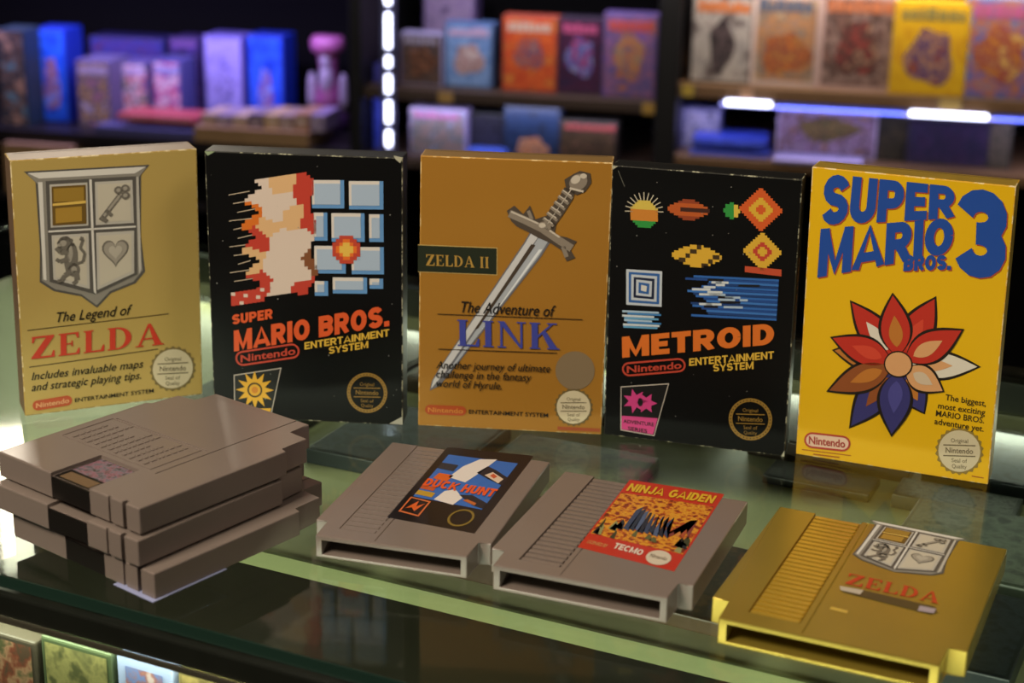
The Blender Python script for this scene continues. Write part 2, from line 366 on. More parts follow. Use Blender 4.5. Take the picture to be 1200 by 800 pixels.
def stock(px0, py0, px1, py1, cols, label, zbase=None, off=.02, depth=.045, side='#1c1a22', band=None, medal=None, scale=9, name='game_box', cat='game box', rz=0.0, frame=None):
    """a boxed game standing (or a carton lying) on the shelves, built from where it shows in the photograph"""
    global STOCK; STOCK += 1
    a, zt = bpt(px0, py0, off); b, zb = bpt(px1, py1, off)
    if zbase is not None: zb = zbase
    w, h = b - a, zt - zb
    r = empty(name, B0 + BU * ((a + b) / 2) + BN * off + Vector((0, 0, zb)), TH + rz, label, cat)
    box('carton', -w / 2, w / 2, 0, depth, 0, h, mat('carton_' + side.lstrip('#'), side, .5), r, .002)
    m = cover_mat('cover_%02d' % STOCK, cols, scale, STOCK, h=max(h, .05))
    e = .004 if frame is None else frame
    cv = mesh_from('cover_print', [(-w / 2 + e, -.0006, e), (w / 2 - e, -.0006, e), (w / 2 - e, -.0006, h - e), (-w / 2 + e, -.0006, h - e)], [(0, 1, 2, 3)], m, r)
    if band:                                                   # title strip with uneven blocks
        bm = bmesh.new(); x = -w * .40; rnd = random.Random(STOCK)
        while x < w * .36:
            ww = w * rnd.uniform(.07, .13); hh = h * rnd.uniform(.10, .14)
            bm.faces.new([bm.verts.new(p) for p in ((x, -.0012, h * .80), (x + ww, -.0012, h * .80), (x + ww, -.0012, h * .80 + hh), (x, -.0012, h * .80 + hh))]); x += ww + w * .02
        bm_obj('title_print', bm, ink(band), cv)
    if medal:                                                  # a round or tall picture patch in the middle of the cover
        c, rx, rzz, cz = medal
        vs_ = [(rx * w * math.cos(t) * (1 + .18 * math.sin(3 * t + STOCK)), -.0010, h * cz + rzz * h * math.sin(t) * (1 + .15 * math.cos(4 * t + STOCK))) for t in (2 * math.pi * i / 26 for i in range(26))]
        mesh_from('picture_print', vs_, [tuple(range(26))], cover_mat('patch_%02d' % STOCK, c, scale * 2, STOCK + 40, h=h), cv)
    return r

# right bay, top row
stock(812, -8, 878, 104, ['#8d8580', '#a9a29a', '#8f8a86', '#5d5250'], 'grey-white game box with an orange title next to the black upright', zs_right, .03, .05, '#241a20', '#b5642a', (['#231f22', '#55484a', '#2b272b'], .2, .3, .42))
stock(883, -10, 958, 106, ['#8b7466', '#a8774a', '#6f665f', '#a98c6a'], 'cream-edged game box with a slate blue panel over orange', zs_right, .03, .05, '#b7a49c', '#4b5263', (['#b06a2c', '#7a3f35', '#a87637'], .34, .22, .36), frame=.011)
stock(963, -10, 1047, 108, ['#5e4640', '#8a7168', '#42322f', '#74564c'], 'brown and beige game box beside the yellow one', zs_right, .02, .05, '#a98d85', '#a5623f', (['#7e3b35', '#3a2a2a', '#96705a'], .25, .3, .45), frame=.010)
stock(1050, 0, 1132, 110, ['#c79a17', '#d0a51b', '#c2911a'], 'bright yellow game box on the wooden shelf', zs_right, .005, .05, '#c39a1c', '#80733a', (['#8e4a26', '#3b3566', '#a87a55', '#44305c'], .3, .3, .42))
stock(1134, -4, 1214, 112, ['#51689a', '#6d5a8c', '#a8663a', '#4f6f9e'], 'blue and orange game box at the end of the top row', zs_right, .005, .05, '#6d7596', '#a15078', (['#b5762f', '#8a3a3f', '#c29a52'], .32, .26, .45))
# right bay, lower row
stock(799, 126, 843, 178, ['#5d5a78', '#8e8aa0', '#3a3850'], 'small lavender-grey game box under the wooden shelf', zr2, .08, .05, '#4a4a78')
stock(912, 128, 1026, 176, ['#5c3b58', '#8a7487', '#3a2c3d', '#8b6650'], 'wide mauve boxed game with a dark picture under the wooden shelf', zr2, .06, .12, '#9d8ea8', None, (['#1d1a1c', '#6f5a34', '#26331f'], .3, .25, .62))
stock(1030, 134, 1062, 186, ['#191714', '#2d2a1f', '#3d3326'], 'narrow black game box between two wide boxes', zr2, .06, .08, '#111114')
stock(1066, 139, 1158, 190, ['#241c33', '#3b2a48', '#1d2238', '#2e2238'], 'wide dark violet boxed game below the long light bar', zr2, .05, .12, '#2a2436')
stock(1160, 140, 1184, 190, ['#3d3a2e', '#5c5246', '#2b2d22'], 'thin olive game case beside the dark violet box', zr2, .05, .1, '#2c2a24')
def flat_case(px0, py0, px1, py1, col, label, off, depth, zbase=None, cat='game case', cols=None):
    return stock(px0, py0, px1, py1, cols or [col, col], label, zbase, off, depth, col, name='game_case', cat=cat, scale=14)
flat_case(812, 160, 897, 176, '#2c3fa8', 'upper of two royal blue cases lying under the light bar', .015, .1, cols=['#2635a0', '#4d63c8', '#2a2f80'])
flat_case(808, 177, 900, 196, '#3b4a9c', 'lower of two blue cases lying flat near the black upright', .01, .12, zr2, cols=['#31408f', '#6f7dc4', '#4a3f88'])
flat_case(906, 186, 1010, 198, '#8f86ad', 'pale lilac case lying in front of the mauve boxed game', -.015, .07, zr2, cols=['#a59abf', '#7f6f9e', '#9aa5c9'])
# middle bay, top row
stock(468, 38, 519, 106, ['#3a302e', '#5c4638', '#2a2a30', '#6b5148'], 'dark brown game box nearest the vertical light strip', zs_mid, .05, .05, '#8a86a8', '#8a8494', (['#6b3d22', '#2c2724', '#8a5a3c'], .3, .28, .45))
stock(521, 26, 577, 107, ['#5d7fae', '#7896bb', '#4f6f9c'], 'light blue game box on the dark shelf', zs_mid, .05, .05, '#3f5880', '#a98fa8', (['#b59a96', '#8a6a66', '#c2b4ae'], .3, .24, .45))
stock(589, 18, 652, 109, ['#b8431f', '#c9622a', '#b0371f', '#c07832'], 'orange-red game box on the dark shelf', zs_mid, .04, .05, '#8a3a2a', '#b7a08a', (['#3a4a6a', '#a04a30', '#6f6a70'], .26, .22, .52))
stock(655, 20, 706, 110, ['#2a1830', '#451c38', '#221c38'], 'dark plum game box with a red and blue picture', zs_mid, .04, .05, '#231a2c', '#a4456a', (['#a33a52', '#3b4a8a', '#8f8aa6'], .3, .26, .5))
stock(708, 15, 768, 111, ['#6a4f8c', '#8a5a70', '#4a4a80', '#a0603f'], 'purple game box with a red title beside the black upright', zs_mid, .03, .05, '#4f3f70', '#b0443a', (['#8a7a60', '#b06a3a', '#4a5a70'], .28, .26, .5))
stock(480, 126, 546, 184, ['#6b6a74', '#8a6f6a', '#4f5a58', '#8a86a0'], 'pale multicoloured game box on the lower dark shelf', zm2, .03, .05, '#8d80a8', '#9a5a8a')
stock(546, 132, 590, 186, ['#1a1a24', '#2a2838', '#161620'], 'black game box between the pale and the navy box', zm2, .06, .05, '#15151c')
stock(591, 122, 655, 184, ['#16223c', '#20304e', '#1a2030'], 'navy game box with an orange glow in its picture', zm2, .03, .05, '#14203a', None, (['#8a4a2a', '#b08060', '#5a3a3a'], .28, .2, .25))
stock(656, 140, 722, 186, ['#2a2018', '#4a3826', '#1e1814', '#5a4030'], 'dark brown game box at the end of the lower shelf', zm2, .03, .05, '#1f1814', '#8a3a3a')
flat_case(546, 176, 592, 186, '#3a55b8', 'slim blue case in front of the black game box', .0, .05, zm2)
stock(437, 75, 450, 106, ['#2a2a70', '#4a4aa0', '#2a3080'], 'slim blue-violet case left of the light strip on the upper shelf', zs_mid, .05, .06, '#2c2c78')
stock(437, 114, 450, 190, ['#2030a0', '#3a48b0', '#202a80'], 'slim royal blue case left of the light strip on the lower shelf', zm2, .05, .06, '#1c2a90')
stock(496, -12, 556, 30, ['#6f5a86', '#8a7a9a', '#4a3a60'], 'violet game box standing behind the light blue one', zs_mid, .25, .06, '#5a4a78')
# left bay
stock(-6, 34, 35, 152, ['#5a8a98', '#7a5a48', '#2a3a44', '#b08a70'], 'teal and brown boxed game at the far left', zs_left, .03, .08, '#20303a')
stock(38, 33, 82, 138, ['#1c4fd0', '#2a66e0', '#1a3cb0'], 'vivid blue tall box beside the teal one', zs_left, .10, .08, '#1230a0', None, (['#6f8ad8', '#a06a70', '#3a4a9a'], .25, .3, .42))
stock(88, 70, 132, 150, ['#b8a8b8', '#3a2c34', '#c09a6a', '#3a4a60', '#a0707a'], 'grey figure box left of the red-trimmed case', zs_left, .06, .1, '#5f587a', '#a89ab8')
stock(133, 72, 176, 140, ['#3a5a90', '#c05a44', '#d0c0c8', '#302838', '#8a8a40'], 'multicoloured figure box behind the red-trimmed case', zs_left, .12, .08, '#5a5080', '#b0a0c0')
stock(177, 70, 214, 140, ['#4a5aa0', '#b04a70', '#c8b8c8', '#30304a'], 'blue-violet figure box behind the red-trimmed case', zs_left, .12, .08, '#4a4a80', '#9090c0')
stock(104, 42, 196, 132, ['#38307a', '#4f3a7a', '#2f3a8a', '#5a3050'], 'wide indigo box at the back of the shelf', zs_left, .28, .08, '#2a2560')
stock(198, 44, 236, 128, ['#4a3068', '#6a4a7a', '#3a2a70', '#2c2240'], 'purple box left of the lavender one', zs_left, .22, .08, '#3a2a60')
stock(238, 41, 286, 128, ['#8a82c8', '#9a92d0', '#8078b8'], 'pale lavender box with faint dark marks', zs_left, .20, .08, '#6a62b0', None, (['#6a62a8', '#9a92d0', '#4a4480'], .18, .34, .5))
stock(289, 41, 333, 130, ['#1c48cc', '#2a5ad8', '#183ab0'], 'vivid blue tall box next to the lavender one', zs_left, .18, .08, '#1230a0', None, (['#8a9ad8', '#5a5ab0', '#a05a50'], .2, .26, .4))
flat_case(136, 133, 226, 146, '#a8484a', 'red-trimmed case lying on the black shelf', .02, .09, cols=['#b0505a', '#d09a90', '#8a3a4a'])
flat_case(110, 147, 228, 156, '#4a4a70', 'slate blue case under the red-trimmed one', .01, .12, zs_left)
# a row of cases standing spine-out in a cardboard tray
zt_tray = bpt(300, 152, .0)[1]
for i in range(8):
    x0 = 236 + i * 18.2
    c = ['#a8917a', '#8a7a8a', '#b09a80', '#7a6a72', '#b59a6a', '#9a8478', '#a07a5a', '#8a7a9a'][i]
    words = ['first', 'second', 'third', 'fourth', 'fifth', 'sixth', 'seventh', 'last'][i]
    r = stock(x0, 133 + (i % 3), x0 + 17, 151, [c, c, '#d0c0b0'], 'tan game case in the cardboard tray, %s from the purple box' % words, zt_tray, .01, .1, c, name='game_case', cat='game case')
    r['group'] = 'cases in the cardboard tray'
card_m = mat('cardboard', '#9a7a55', .8, vary=.15, vscale=30)
def tray(px0, py0, px1, py1, label, off, depth, ztop=None, zbot=None):
    a, zt = bpt(px0, py0, off); b, zb = bpt(px1, py1, off); zt = ztop or zt; zb = zbot or zb
    r = broot('cardboard_tray', label, 'tray')
    box('tray_front', a, b, off - .004, off, zb, zt, card_m, r); box('tray_base', a, b, off, off + depth, zt - .006, zt - .0005, card_m, r)
    box('tray_side', a, a + .004, off, off + depth, zb, zt - .006, card_m, r); box('tray_side', b - .004, b, off, off + depth, zb, zt - .006, card_m, r)
    return r
tray(228, 152, 362, 178, 'cardboard tray under the row of tan game cases', 0, .14, zt_tray, zs_left)
tray(4, 167, 86, 205, 'cardboard tray on the lowest shelf below the teal box', -.02, .12, None, zl2)

# magenta figurine on its stand: lathe
def lathe(name, prof, m, parent, n=20, loc=(0, 0, 0), sy=1.0):
    bm = bmesh.new(); rings = []
    for r, z in prof: rings.append([bm.verts.new((loc[0] + r * math.cos(2 * math.pi * i / n), loc[1] + sy * r * math.sin(2 * math.pi * i / n), loc[2] + z)) for i in range(n)])
    for a, b in zip(rings, rings[1:]):
        for i in range(n): bm.faces.new([a[i], a[(i + 1) % n], b[(i + 1) % n], b[i]])
    bm.faces.new(rings[0][::-1]); bm.faces.new(rings[-1])
    o = bm_obj(name, bm, m, parent)
    for p in o.data.polygons: p.use_smooth = True
    return o
a, zt = bpt(384, 42, .19); zb = zs_left; H = zt - zb
fig = empty('figurine', B0 + BU * a + BN * .19 + Vector((0, 0, zb)), TH, 'magenta and grey figurine with a flared top on a round base', 'figurine')
mag = mat('magenta_resin', '#7a3a68', .4, vary=.4, vscale=30); gry = mat('pale_resin', '#8d8296', .4, vary=.4, vscale=40)
u = .0017
lathe('base', [(.040, 0), (.045, .01), (.045, .03), (.034, .045)], mat('plum_base', '#3a2440', .4), fig)
lathe('body', [(.034, .045), (.030, .07), (.022, .10), (.018, H * .62), (.020, H * .74), (.022, H * .83)], mag, fig)
lathe('head', [(.022, H * .83), (.034, H * .85), (.036, H * .95), (.030, H)], mat('pink_resin', '#a0588a', .4, vary=.3, vscale=40), fig)
lathe('chest', [(.004, 0), (.012, .012), (.016, .03), (.012, .055), (.004, .062)], gry, fig, loc=(0, -.014, .075))
lathe('face', [(.003, 0), (.010, .01), (.011, .03), (.003, .04)], gry, fig, loc=(0, -.016, H * .62))
for s in (-1, 1):
    lathe('arm', [(.006, 0), (.010, .02), (.008, .06), (.004, .075)], gry, fig, loc=(s * .034, -.006, .045))

# light strips ---------------------------------------------------------
led_m = mat('white_led', '#ffffff', .5, emit='#dfe4ff', estr=6.0)
chan_m = mat('led_channel', '#5a5a78', .35, .6)
xl = bpt(457.5, 80)[0]
ls = broot('led_strip', 'vertical strip of white diodes between two shelving units', 'light strip')
z_lo = bpt(457, 178, -.012)[1]; z_hi = z_lo + 1.15
box('channel', xl - .016, xl + .012, -.012, -.002, z_lo - .25, z_hi, chan_m, ls, .001)
z = z_lo - .2; k = 0
pat = [.034, .020, .066, .028, .030, .042]
me_cache = {}
while z < z_hi - .06:
    h = pat[k % 6]; k += 1
    if h not in me_cache:
        o = box('diode', -.005, .005, -.0175, -.012, 0, h, led_m, ls, .002); me_cache[h] = o.data
    else: o = link('diode', me_cache[h], ls)
    o.location = (xl, 0, z); z += h + .016
def led_bar(px0, px1, py, label, hpx=6, off=-.006):
    a, z0 = bpt(px0, py, off); b, _ = bpt(px1, py, off); t = hpx * 3.05 / F_PX
    zz = bpt((px0 + px1) / 2, py, off)[1]
    r = broot('light_bar', label, 'light bar')
    box('housing', a - .01, b + .01, off + .003, off + .012, zz - t * .7, zz + t * .7, chan_m, r)
    box('tube', a, b, off - .004, off + .0035, zz - t / 2, zz + t / 2, led_m, r, .003)
led_bar(850, 904, 121, 'short white light bar under the wooden shelf')
led_bar(1066, 1158, 135, 'long white light bar under the yellow box on the shelf')
blue_led = mat('blue_led', '#2a3a88', .5, emit='#5a78ff', estr=.12)
a, z0 = bpt(905, 126, -.004); b, z1 = bpt(1230, 136, -.004)
r = broot('light_bar', 'dim blue light bar along the edge of the wooden shelf', 'light bar')
box('tube', a, b, -.002, .004, zs_right - .036, zs_right - .026, blue_led, r)
# price tags on the shelf edges
for i, (px, py, w, c, lb) in enumerate([(806, 109, 14, '#b59a3a', 'yellow price tag at the black upright'), (875, 110, 16, '#a07a5a', 'tan price tag under the grey-white box'), (1114, 117, 24, '#a58a4a', 'ochre price tag under the yellow box'),
                                       (522, 113, 18, '#a8854a', 'ochre price tag under the light blue box'), (760, 121, 14, '#b08a3a', 'amber price tag at the end of the dark shelf')]):
    a, z0 = bpt(px, py, -.003); t = w * 3.05 / F_PX / 2; zz = zs_right if px > 790 else zs_mid
    tg = broot('price_tag', lb, 'price tag', 'price tags on the shelves')
    box('card', a - t, a + t, -.003, -.001, zz - .022, zz - .001, mat('tag' + c, c, .6), tg)
    box('holder', a - t - .002, a + t + .002, -.001, .0, zz - .023, zz, mat('clear_holder', '#4a4a50', .3), tg)
# stock lights: strips under the boards above
def shelf_light(x0, x1, z, y, watts, color, tilt=.35):
    p = B0 + BU * ((x0 + x1) / 2) + BN * y; p.z = z
    t = p + BN * tilt - Vector((0, 0, .5))
    l = area('shelf_light', p, t, abs(x1 - x0), .02, watts, color); return l
shelf_light(xa, xb, zs_left + .33, .0, 5.2, (.56, .46, 1.0))
shelf_light(xc, xd, zs_mid + .275, -.02, 1.7, (.86, .78, 1.0))
shelf_light(xe, xf, zs_right + .29, -.04, 3.2, (1.0, .86, .80))
shelf_light(xe, xf, zs_right - .03, .0, 1.3, (.6, .58, 1.0))
shelf_light(xc, xd, zs_mid - .03, .0, .5, (.7, .7, 1.0))

# ------------------------------------------------------------------ the glass display counter
CT = math.radians(-25.3)
CU = Vector((math.cos(CT), math.sin(CT), 0)); CN = Vector((-math.sin(CT), math.cos(CT), 0))
C0 = on_z(400, 778, ZC); C0.z = 0
case = empty('display_counter', C0, CT, 'glass-topped display counter with a black metal front rail', 'counter')
glass = glass_mat('counter_glass', (.86, .93, .88, 1)); pane = glass_mat('front_pane_glass', (.9, .95, .92, 1))
rail_m = mat('black_rail', '#23251f', .35, .5, vary=.2, vscale=80)
cream = mat('cream_shelf', '#a5a37e', .4, vary=.12, vscale=12)
dark_in = mat('case_interior', '#1b1c18', .7)
XL, XR, DEP = -.75, 1.15, .62
box('glass_top', XL, XR, 0, DEP, ZC - .008, ZC, glass, case, .0008)
box('glass_edge', XL, XR, -.0012, -.0002, ZC - .0075, ZC - .0005, mat('green_glass_edge', '#1c2f27', .15), case)
box('front_rail', XL, XR, -.006, .012, ZC - .022, ZC - .0085, rail_m, case, .0015)
box('rail_lip', XL, XR, -.008, -.006, ZC - .0245, ZC - .0215, mat('rail_lip', '#5a5648', .3, .6), case)
box('back_rail', XL, XR, DEP - .014, DEP, ZC - .034, ZC - .0085, rail_m, case, .0015)
box('front_pane', XL, XR, .002, .008, .42, ZC - .0225, pane, case)
box('lower_panel', XL, XR, 0, .02, .08, .4195, rail_m, case)
box('plinth', XL, XR, .03, DEP - .03, 0, .0795, dark_in, case)
box('base_deck', XL, XR, .021, DEP - .02, .40, .42, mat('case_deck', '#3a3628', .6), case)
box('inner_shelf', XL + .02, XR - .02, .175, DEP - .02, ZC - .057, ZC - .05, cream, case, .001)
box('shelf_lip', XL + .02, XR - .02, .172, .1748, ZC - .060, ZC - .049, mat('lip_green', '#6f7450', .3), case)
box('back_door', XL, XR, DEP - .0135, DEP - .005, .42, ZC - .0345, mat('case_back', '#5d5c4c', .4), case)

# unseen area lights added under both rails to brighten the counter's inside
def case_fill(n, z, watts, tn):
    p = C0 + CU * .15 + CN * n; p.z = z; t = C0 + CU * .15 + CN * tn; t.z = z - .15
    l = area('counter_fill', p, t, 1.6, .02, watts, (1.0, .98, .80)); l.rotation_euler = (Matrix((CU, -(t - p).normalized().cross(CU), -(t - p).normalized())).transposed()).to_euler()
case_fill(.03, ZC - .03, 4.2, .13); case_fill(.016, ZC - .03, 0.5, .03); case_fill(DEP - .03, ZC - .03, 1.1, .42)
# stock under the glass ------------------------------------------------
rnd = random.Random(11)
def cpt(px, py, z): p = on_z(px, py, z); d = p - C0; return d.dot(CU), d.dot(CN)
PAL = [['#23241c', '#3a3828', '#1a1b18'], ['#3a2a1c', '#5a3a22', '#221c16'], ['#20282a', '#37424a', '#1a1e20'], ['#4a3a26', '#2a241a', '#6a5030'], ['#2a2632', '#463a52', '#1e1c24']]
WORD = ['olive-black', 'dark brown', 'slate', 'umber', 'dusky violet']
def under(u0, u1, n0, n1, z0, z1, pal, label, rz=0):
    global STOCK; STOCK += 1
    p = C0 + CU * ((u0 + u1) / 2) + CN * ((n0 + n1) / 2); p.z = z0
    w, d, h = u1 - u0, n1 - n0, z1 - z0
    r = empty('game_case', p, CT + rz, label, 'game case', 'stock under the glass')
    box('carton', -w / 2, w / 2, -d / 2, d / 2, 0, h, mat('carton_' + pal[0].lstrip('#'), pal[0], .4), r, .001)
    m = cover_mat('flat_cover_%02d' % STOCK, pal, 12, STOCK, h=d)
    mesh_from('cover_print', [(-w / 2 + .003, -d / 2 + .003, h + .0003), (w / 2 - .003, -d / 2 + .003, h + .0003), (w / 2 - .003, d / 2 - .003, h + .0003), (-w / 2 + .003, d / 2 - .003, h + .0003)], [(0, 1, 2, 3)], m, r)
    return r
zsh = ZC - .05
PLACE = ['at the far left', 'second from the left', 'third from the left', 'fourth from the left', 'fourth from the right', 'third from the right', 'second from the right', 'at the far right']
PAL += [['#4a5048', '#6a7066', '#3a3e38'], ['#5a5640', '#7a7458', '#46422e']]; WORD += ['grey-green', 'khaki']
for j, (na, nb) in enumerate([(.196, .305), (.309, .420), (.472, .578)]):
    for i in range(8):
        u0 = -.36 + i * .135 + rnd.uniform(-.010, .010); k = rnd.choice([0, 1, 2, 3, 5, 6]) if i < 4 else rnd.choice([2, 5, 6, 5])
        if (j, i) in ((0, 1), (1, 3), (2, 5)): continue
        under(u0, u0 + rnd.uniform(.104, .122), na + rnd.uniform(0, .006), nb - rnd.uniform(0, .006), zsh, zsh + rnd.uniform(.008, .016), PAL[k],
              '%s case under the glass, %s, %s' % (WORD[k], ['in the first row', 'in the middle row', 'in the back row'][j], PLACE[i]), rnd.uniform(-.02, .02))
for i, (u0, k) in enumerate([(.08, 0), (.17, 5), (.30, 2), (.39, 0), (.50, 5)]):
    under(u0, u0 + .075 + .006 * (i % 2), .428, .462, zsh, zsh + .006 + .004 * (i % 3), PAL[k], 'slim %s case under the glass behind the gold cartridge, %s' % (WORD[k], ['leftmost', 'second', 'third', 'fourth', 'rightmost'][i] + ' of five'))
for i, (u0, u1, zt, k) in enumerate([(-.20, -.11, .80, 1), (-.10, -.05, .84, 3), (-.04, .05, .79, 0), (.06, .17, .82, 3), (.18, .22, .86, 4), (.23, .33, .80, 2), (.34, .42, .84, 0), (.43, .52, .81, 2)]):
    under(u0, u1, .085, .155, .719, zt, PAL[k], '%s carton standing deep in the counter behind the front pane, %s' % (WORD[k], PLACE[i]))
# boxes standing behind the front pane (lower left of the picture)
FP0 = C0 + CN * .035
def fpt(px, py, off=.035): p = on_plane(px, py, C0 + CN * off, CN); return (p - C0).dot(CU), p.z
def front_box(px0, px1, pyt, pal, label, side, frame=.003, band=None, off=.035, depth=.03, medal=None):
    global STOCK; STOCK += 1
    a, zt = fpt(px0, pyt, off); b, _ = fpt(px1, pyt, off); zb = .42 + .30; w = b - a; h = zt - zb
    r = empty('game_box', C0 + CU * ((a + b) / 2) + CN * off + Vector((0, 0, zb)), CT, label, 'game box')
    box('carton', -w / 2, w / 2, 0, depth, 0, h, mat('carton_' + side.lstrip('#'), side, .5), r, .0015)
    e = frame
    mesh_from('cover_print', [(-w / 2 + e, -.0004, e), (w / 2 - e, -.0004, e), (w / 2 - e, -.0004, h - e), (-w / 2 + e, -.0004, h - e)], [(0, 1, 2, 3)], cover_mat('front_cover_%02d' % STOCK, pal, 20, STOCK), r)
    return r
front_box(-70, 38, 722, ['#4a3a2c', '#6a3a2a', '#8a6a50', '#4a4a30'], 'red-brown game box behind the front pane at the far left', '#3a3428')
front_box(47, 128, 744, ['#5a5a38', '#7a7648', '#46482c'], 'olive green game box behind the front pane', '#39442a')
front_box(136, 200, 765, ['#7a6a80', '#5a70a0', '#8a5a50', '#b0a0a0'], 'game box with a blue-white frame behind the front pane', '#8a98b8', .006)
front_box(208, 290, 783, ['#7a6a3a', '#8a7a48', '#5a5030'], 'ochre game box behind the front pane', '#6a6038')
front_box(298, 380, 805, ['#4a4030', '#3a3428', '#6a5a40'], 'dark tan game box behind the front pane', '#39342a')
sh = box('shelf_inside', XL + .02, XR - .02, .022, DEP - .03, .70, .719, mat('case_deck', '#3a3628', .6), case)

# ------------------------------------------------------------------ the five upright game boxes
BW, BH, BD = .127, .178, .0215
def game_box(q, corners, label, face_m, side_m, edge_m):
    x, y, yaw, sw, sl, sh_, lean, rl = q
    w, d, h = BW * (1 + sw), BD * (1 + sl), BH * (1 + sh_)
    root = empty('game_box', (x, y, ZC), yaw, label, 'game box', 'upright game boxes on the counter')
    dx, dy = h * math.sin(rl), h * math.sin(lean)
    bm = bmesh.new(); vs_ = bm_box(bm, 0, w, 0, d, 0, h)
    for v in vs_:
        if v.co.z > h / 2: v.co.x += dx; v.co.y += dy
    bmesh.ops.recalc_face_normals(bm, faces=bm.faces[:])
    big = set(bm.faces)
    res = bmesh.ops.bevel(bm, geom=bm.edges[:], offset=.0007, segments=2, affect='EDGES', profile=.6)
    for f in bm.faces:
        n = f.normal
        a = f.calc_area()
        f.material_index = 2 if a < .0008 else (0 if abs(n.y) > .9 else 1)
    bm_obj('carton', bm, [face_m, side_m, edge_m], root)
    # end flap: a thin tuck seam line on top
    seam = mat('flap_seam', '#2a2418', .8)
    mesh_from('flap_seam', [(dx + .004, dy + d * .80, h + .0001), (dx + w - .004, dy + d * .80, h + .0001), (dx + w - .004, dy + d * .83, h + .0001), (dx + .004, dy + d * .83, h + .0001)], [(0, 1, 2, 3)], seam, root)
    hm = homography(corners, [(0, 1), (1, 1), (1, 0), (0, 0)])
    def to3d(px, py, off):
        s, t = hm(px, py)
        return (s * w + t * dx, t * dy - off - .00005, t * h)
    return root, to3d, (w, d, h)

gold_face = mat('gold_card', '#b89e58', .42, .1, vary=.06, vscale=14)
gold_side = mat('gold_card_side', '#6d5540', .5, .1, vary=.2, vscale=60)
gold_edge = wear_mat('gold_card_edge', '#a88a45', '#d9c79a', .5, .5, 120)
gold2_face = mat('gold_card_amber', '#a07024', .42, .1, vary=.05, vscale=14)
gold2_edge = wear_mat('gold_amber_edge', '#b5853a', '#dcc08a', .5, .5, 120)
black_face = wear_mat('black_card', '#070707', '#3a3a36', .4, .735, 150)
black_edge = wear_mat('black_card_edge', '#26251f', '#a9a78c', .5, .52, 130)
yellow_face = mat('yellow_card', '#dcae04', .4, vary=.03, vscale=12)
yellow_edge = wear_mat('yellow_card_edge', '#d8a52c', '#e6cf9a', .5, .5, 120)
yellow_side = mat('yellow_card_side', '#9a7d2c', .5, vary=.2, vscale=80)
Q = [(-.32587, 1.02425, .42348, -.05051, .2265, -.02231, -.00546, .01708), (-.20005, 1.03066, -.0809, .01135, -.03792, .01837, .00739, .00168),
     (-.06184, 1.02122, -.09013, -.03527, 0, .02563, .0153, .00587), (.06203, 1.01056, -.27838, -.05933, -.09939, .01739, .01137, -.00932),
     (.18497, .98247, -.38479, -.04827, -.03522, .05848, .00294, -.0195)]
K = ink('#17120c'); KB = ink('#2a1c0a'); CREAM = ink('#c9bd9c'); SIL = ink('#b9b5aa'); SILD = ink('#55524d'); SILM = ink('#8a867c'); SILL = ink('#d6d3ca')

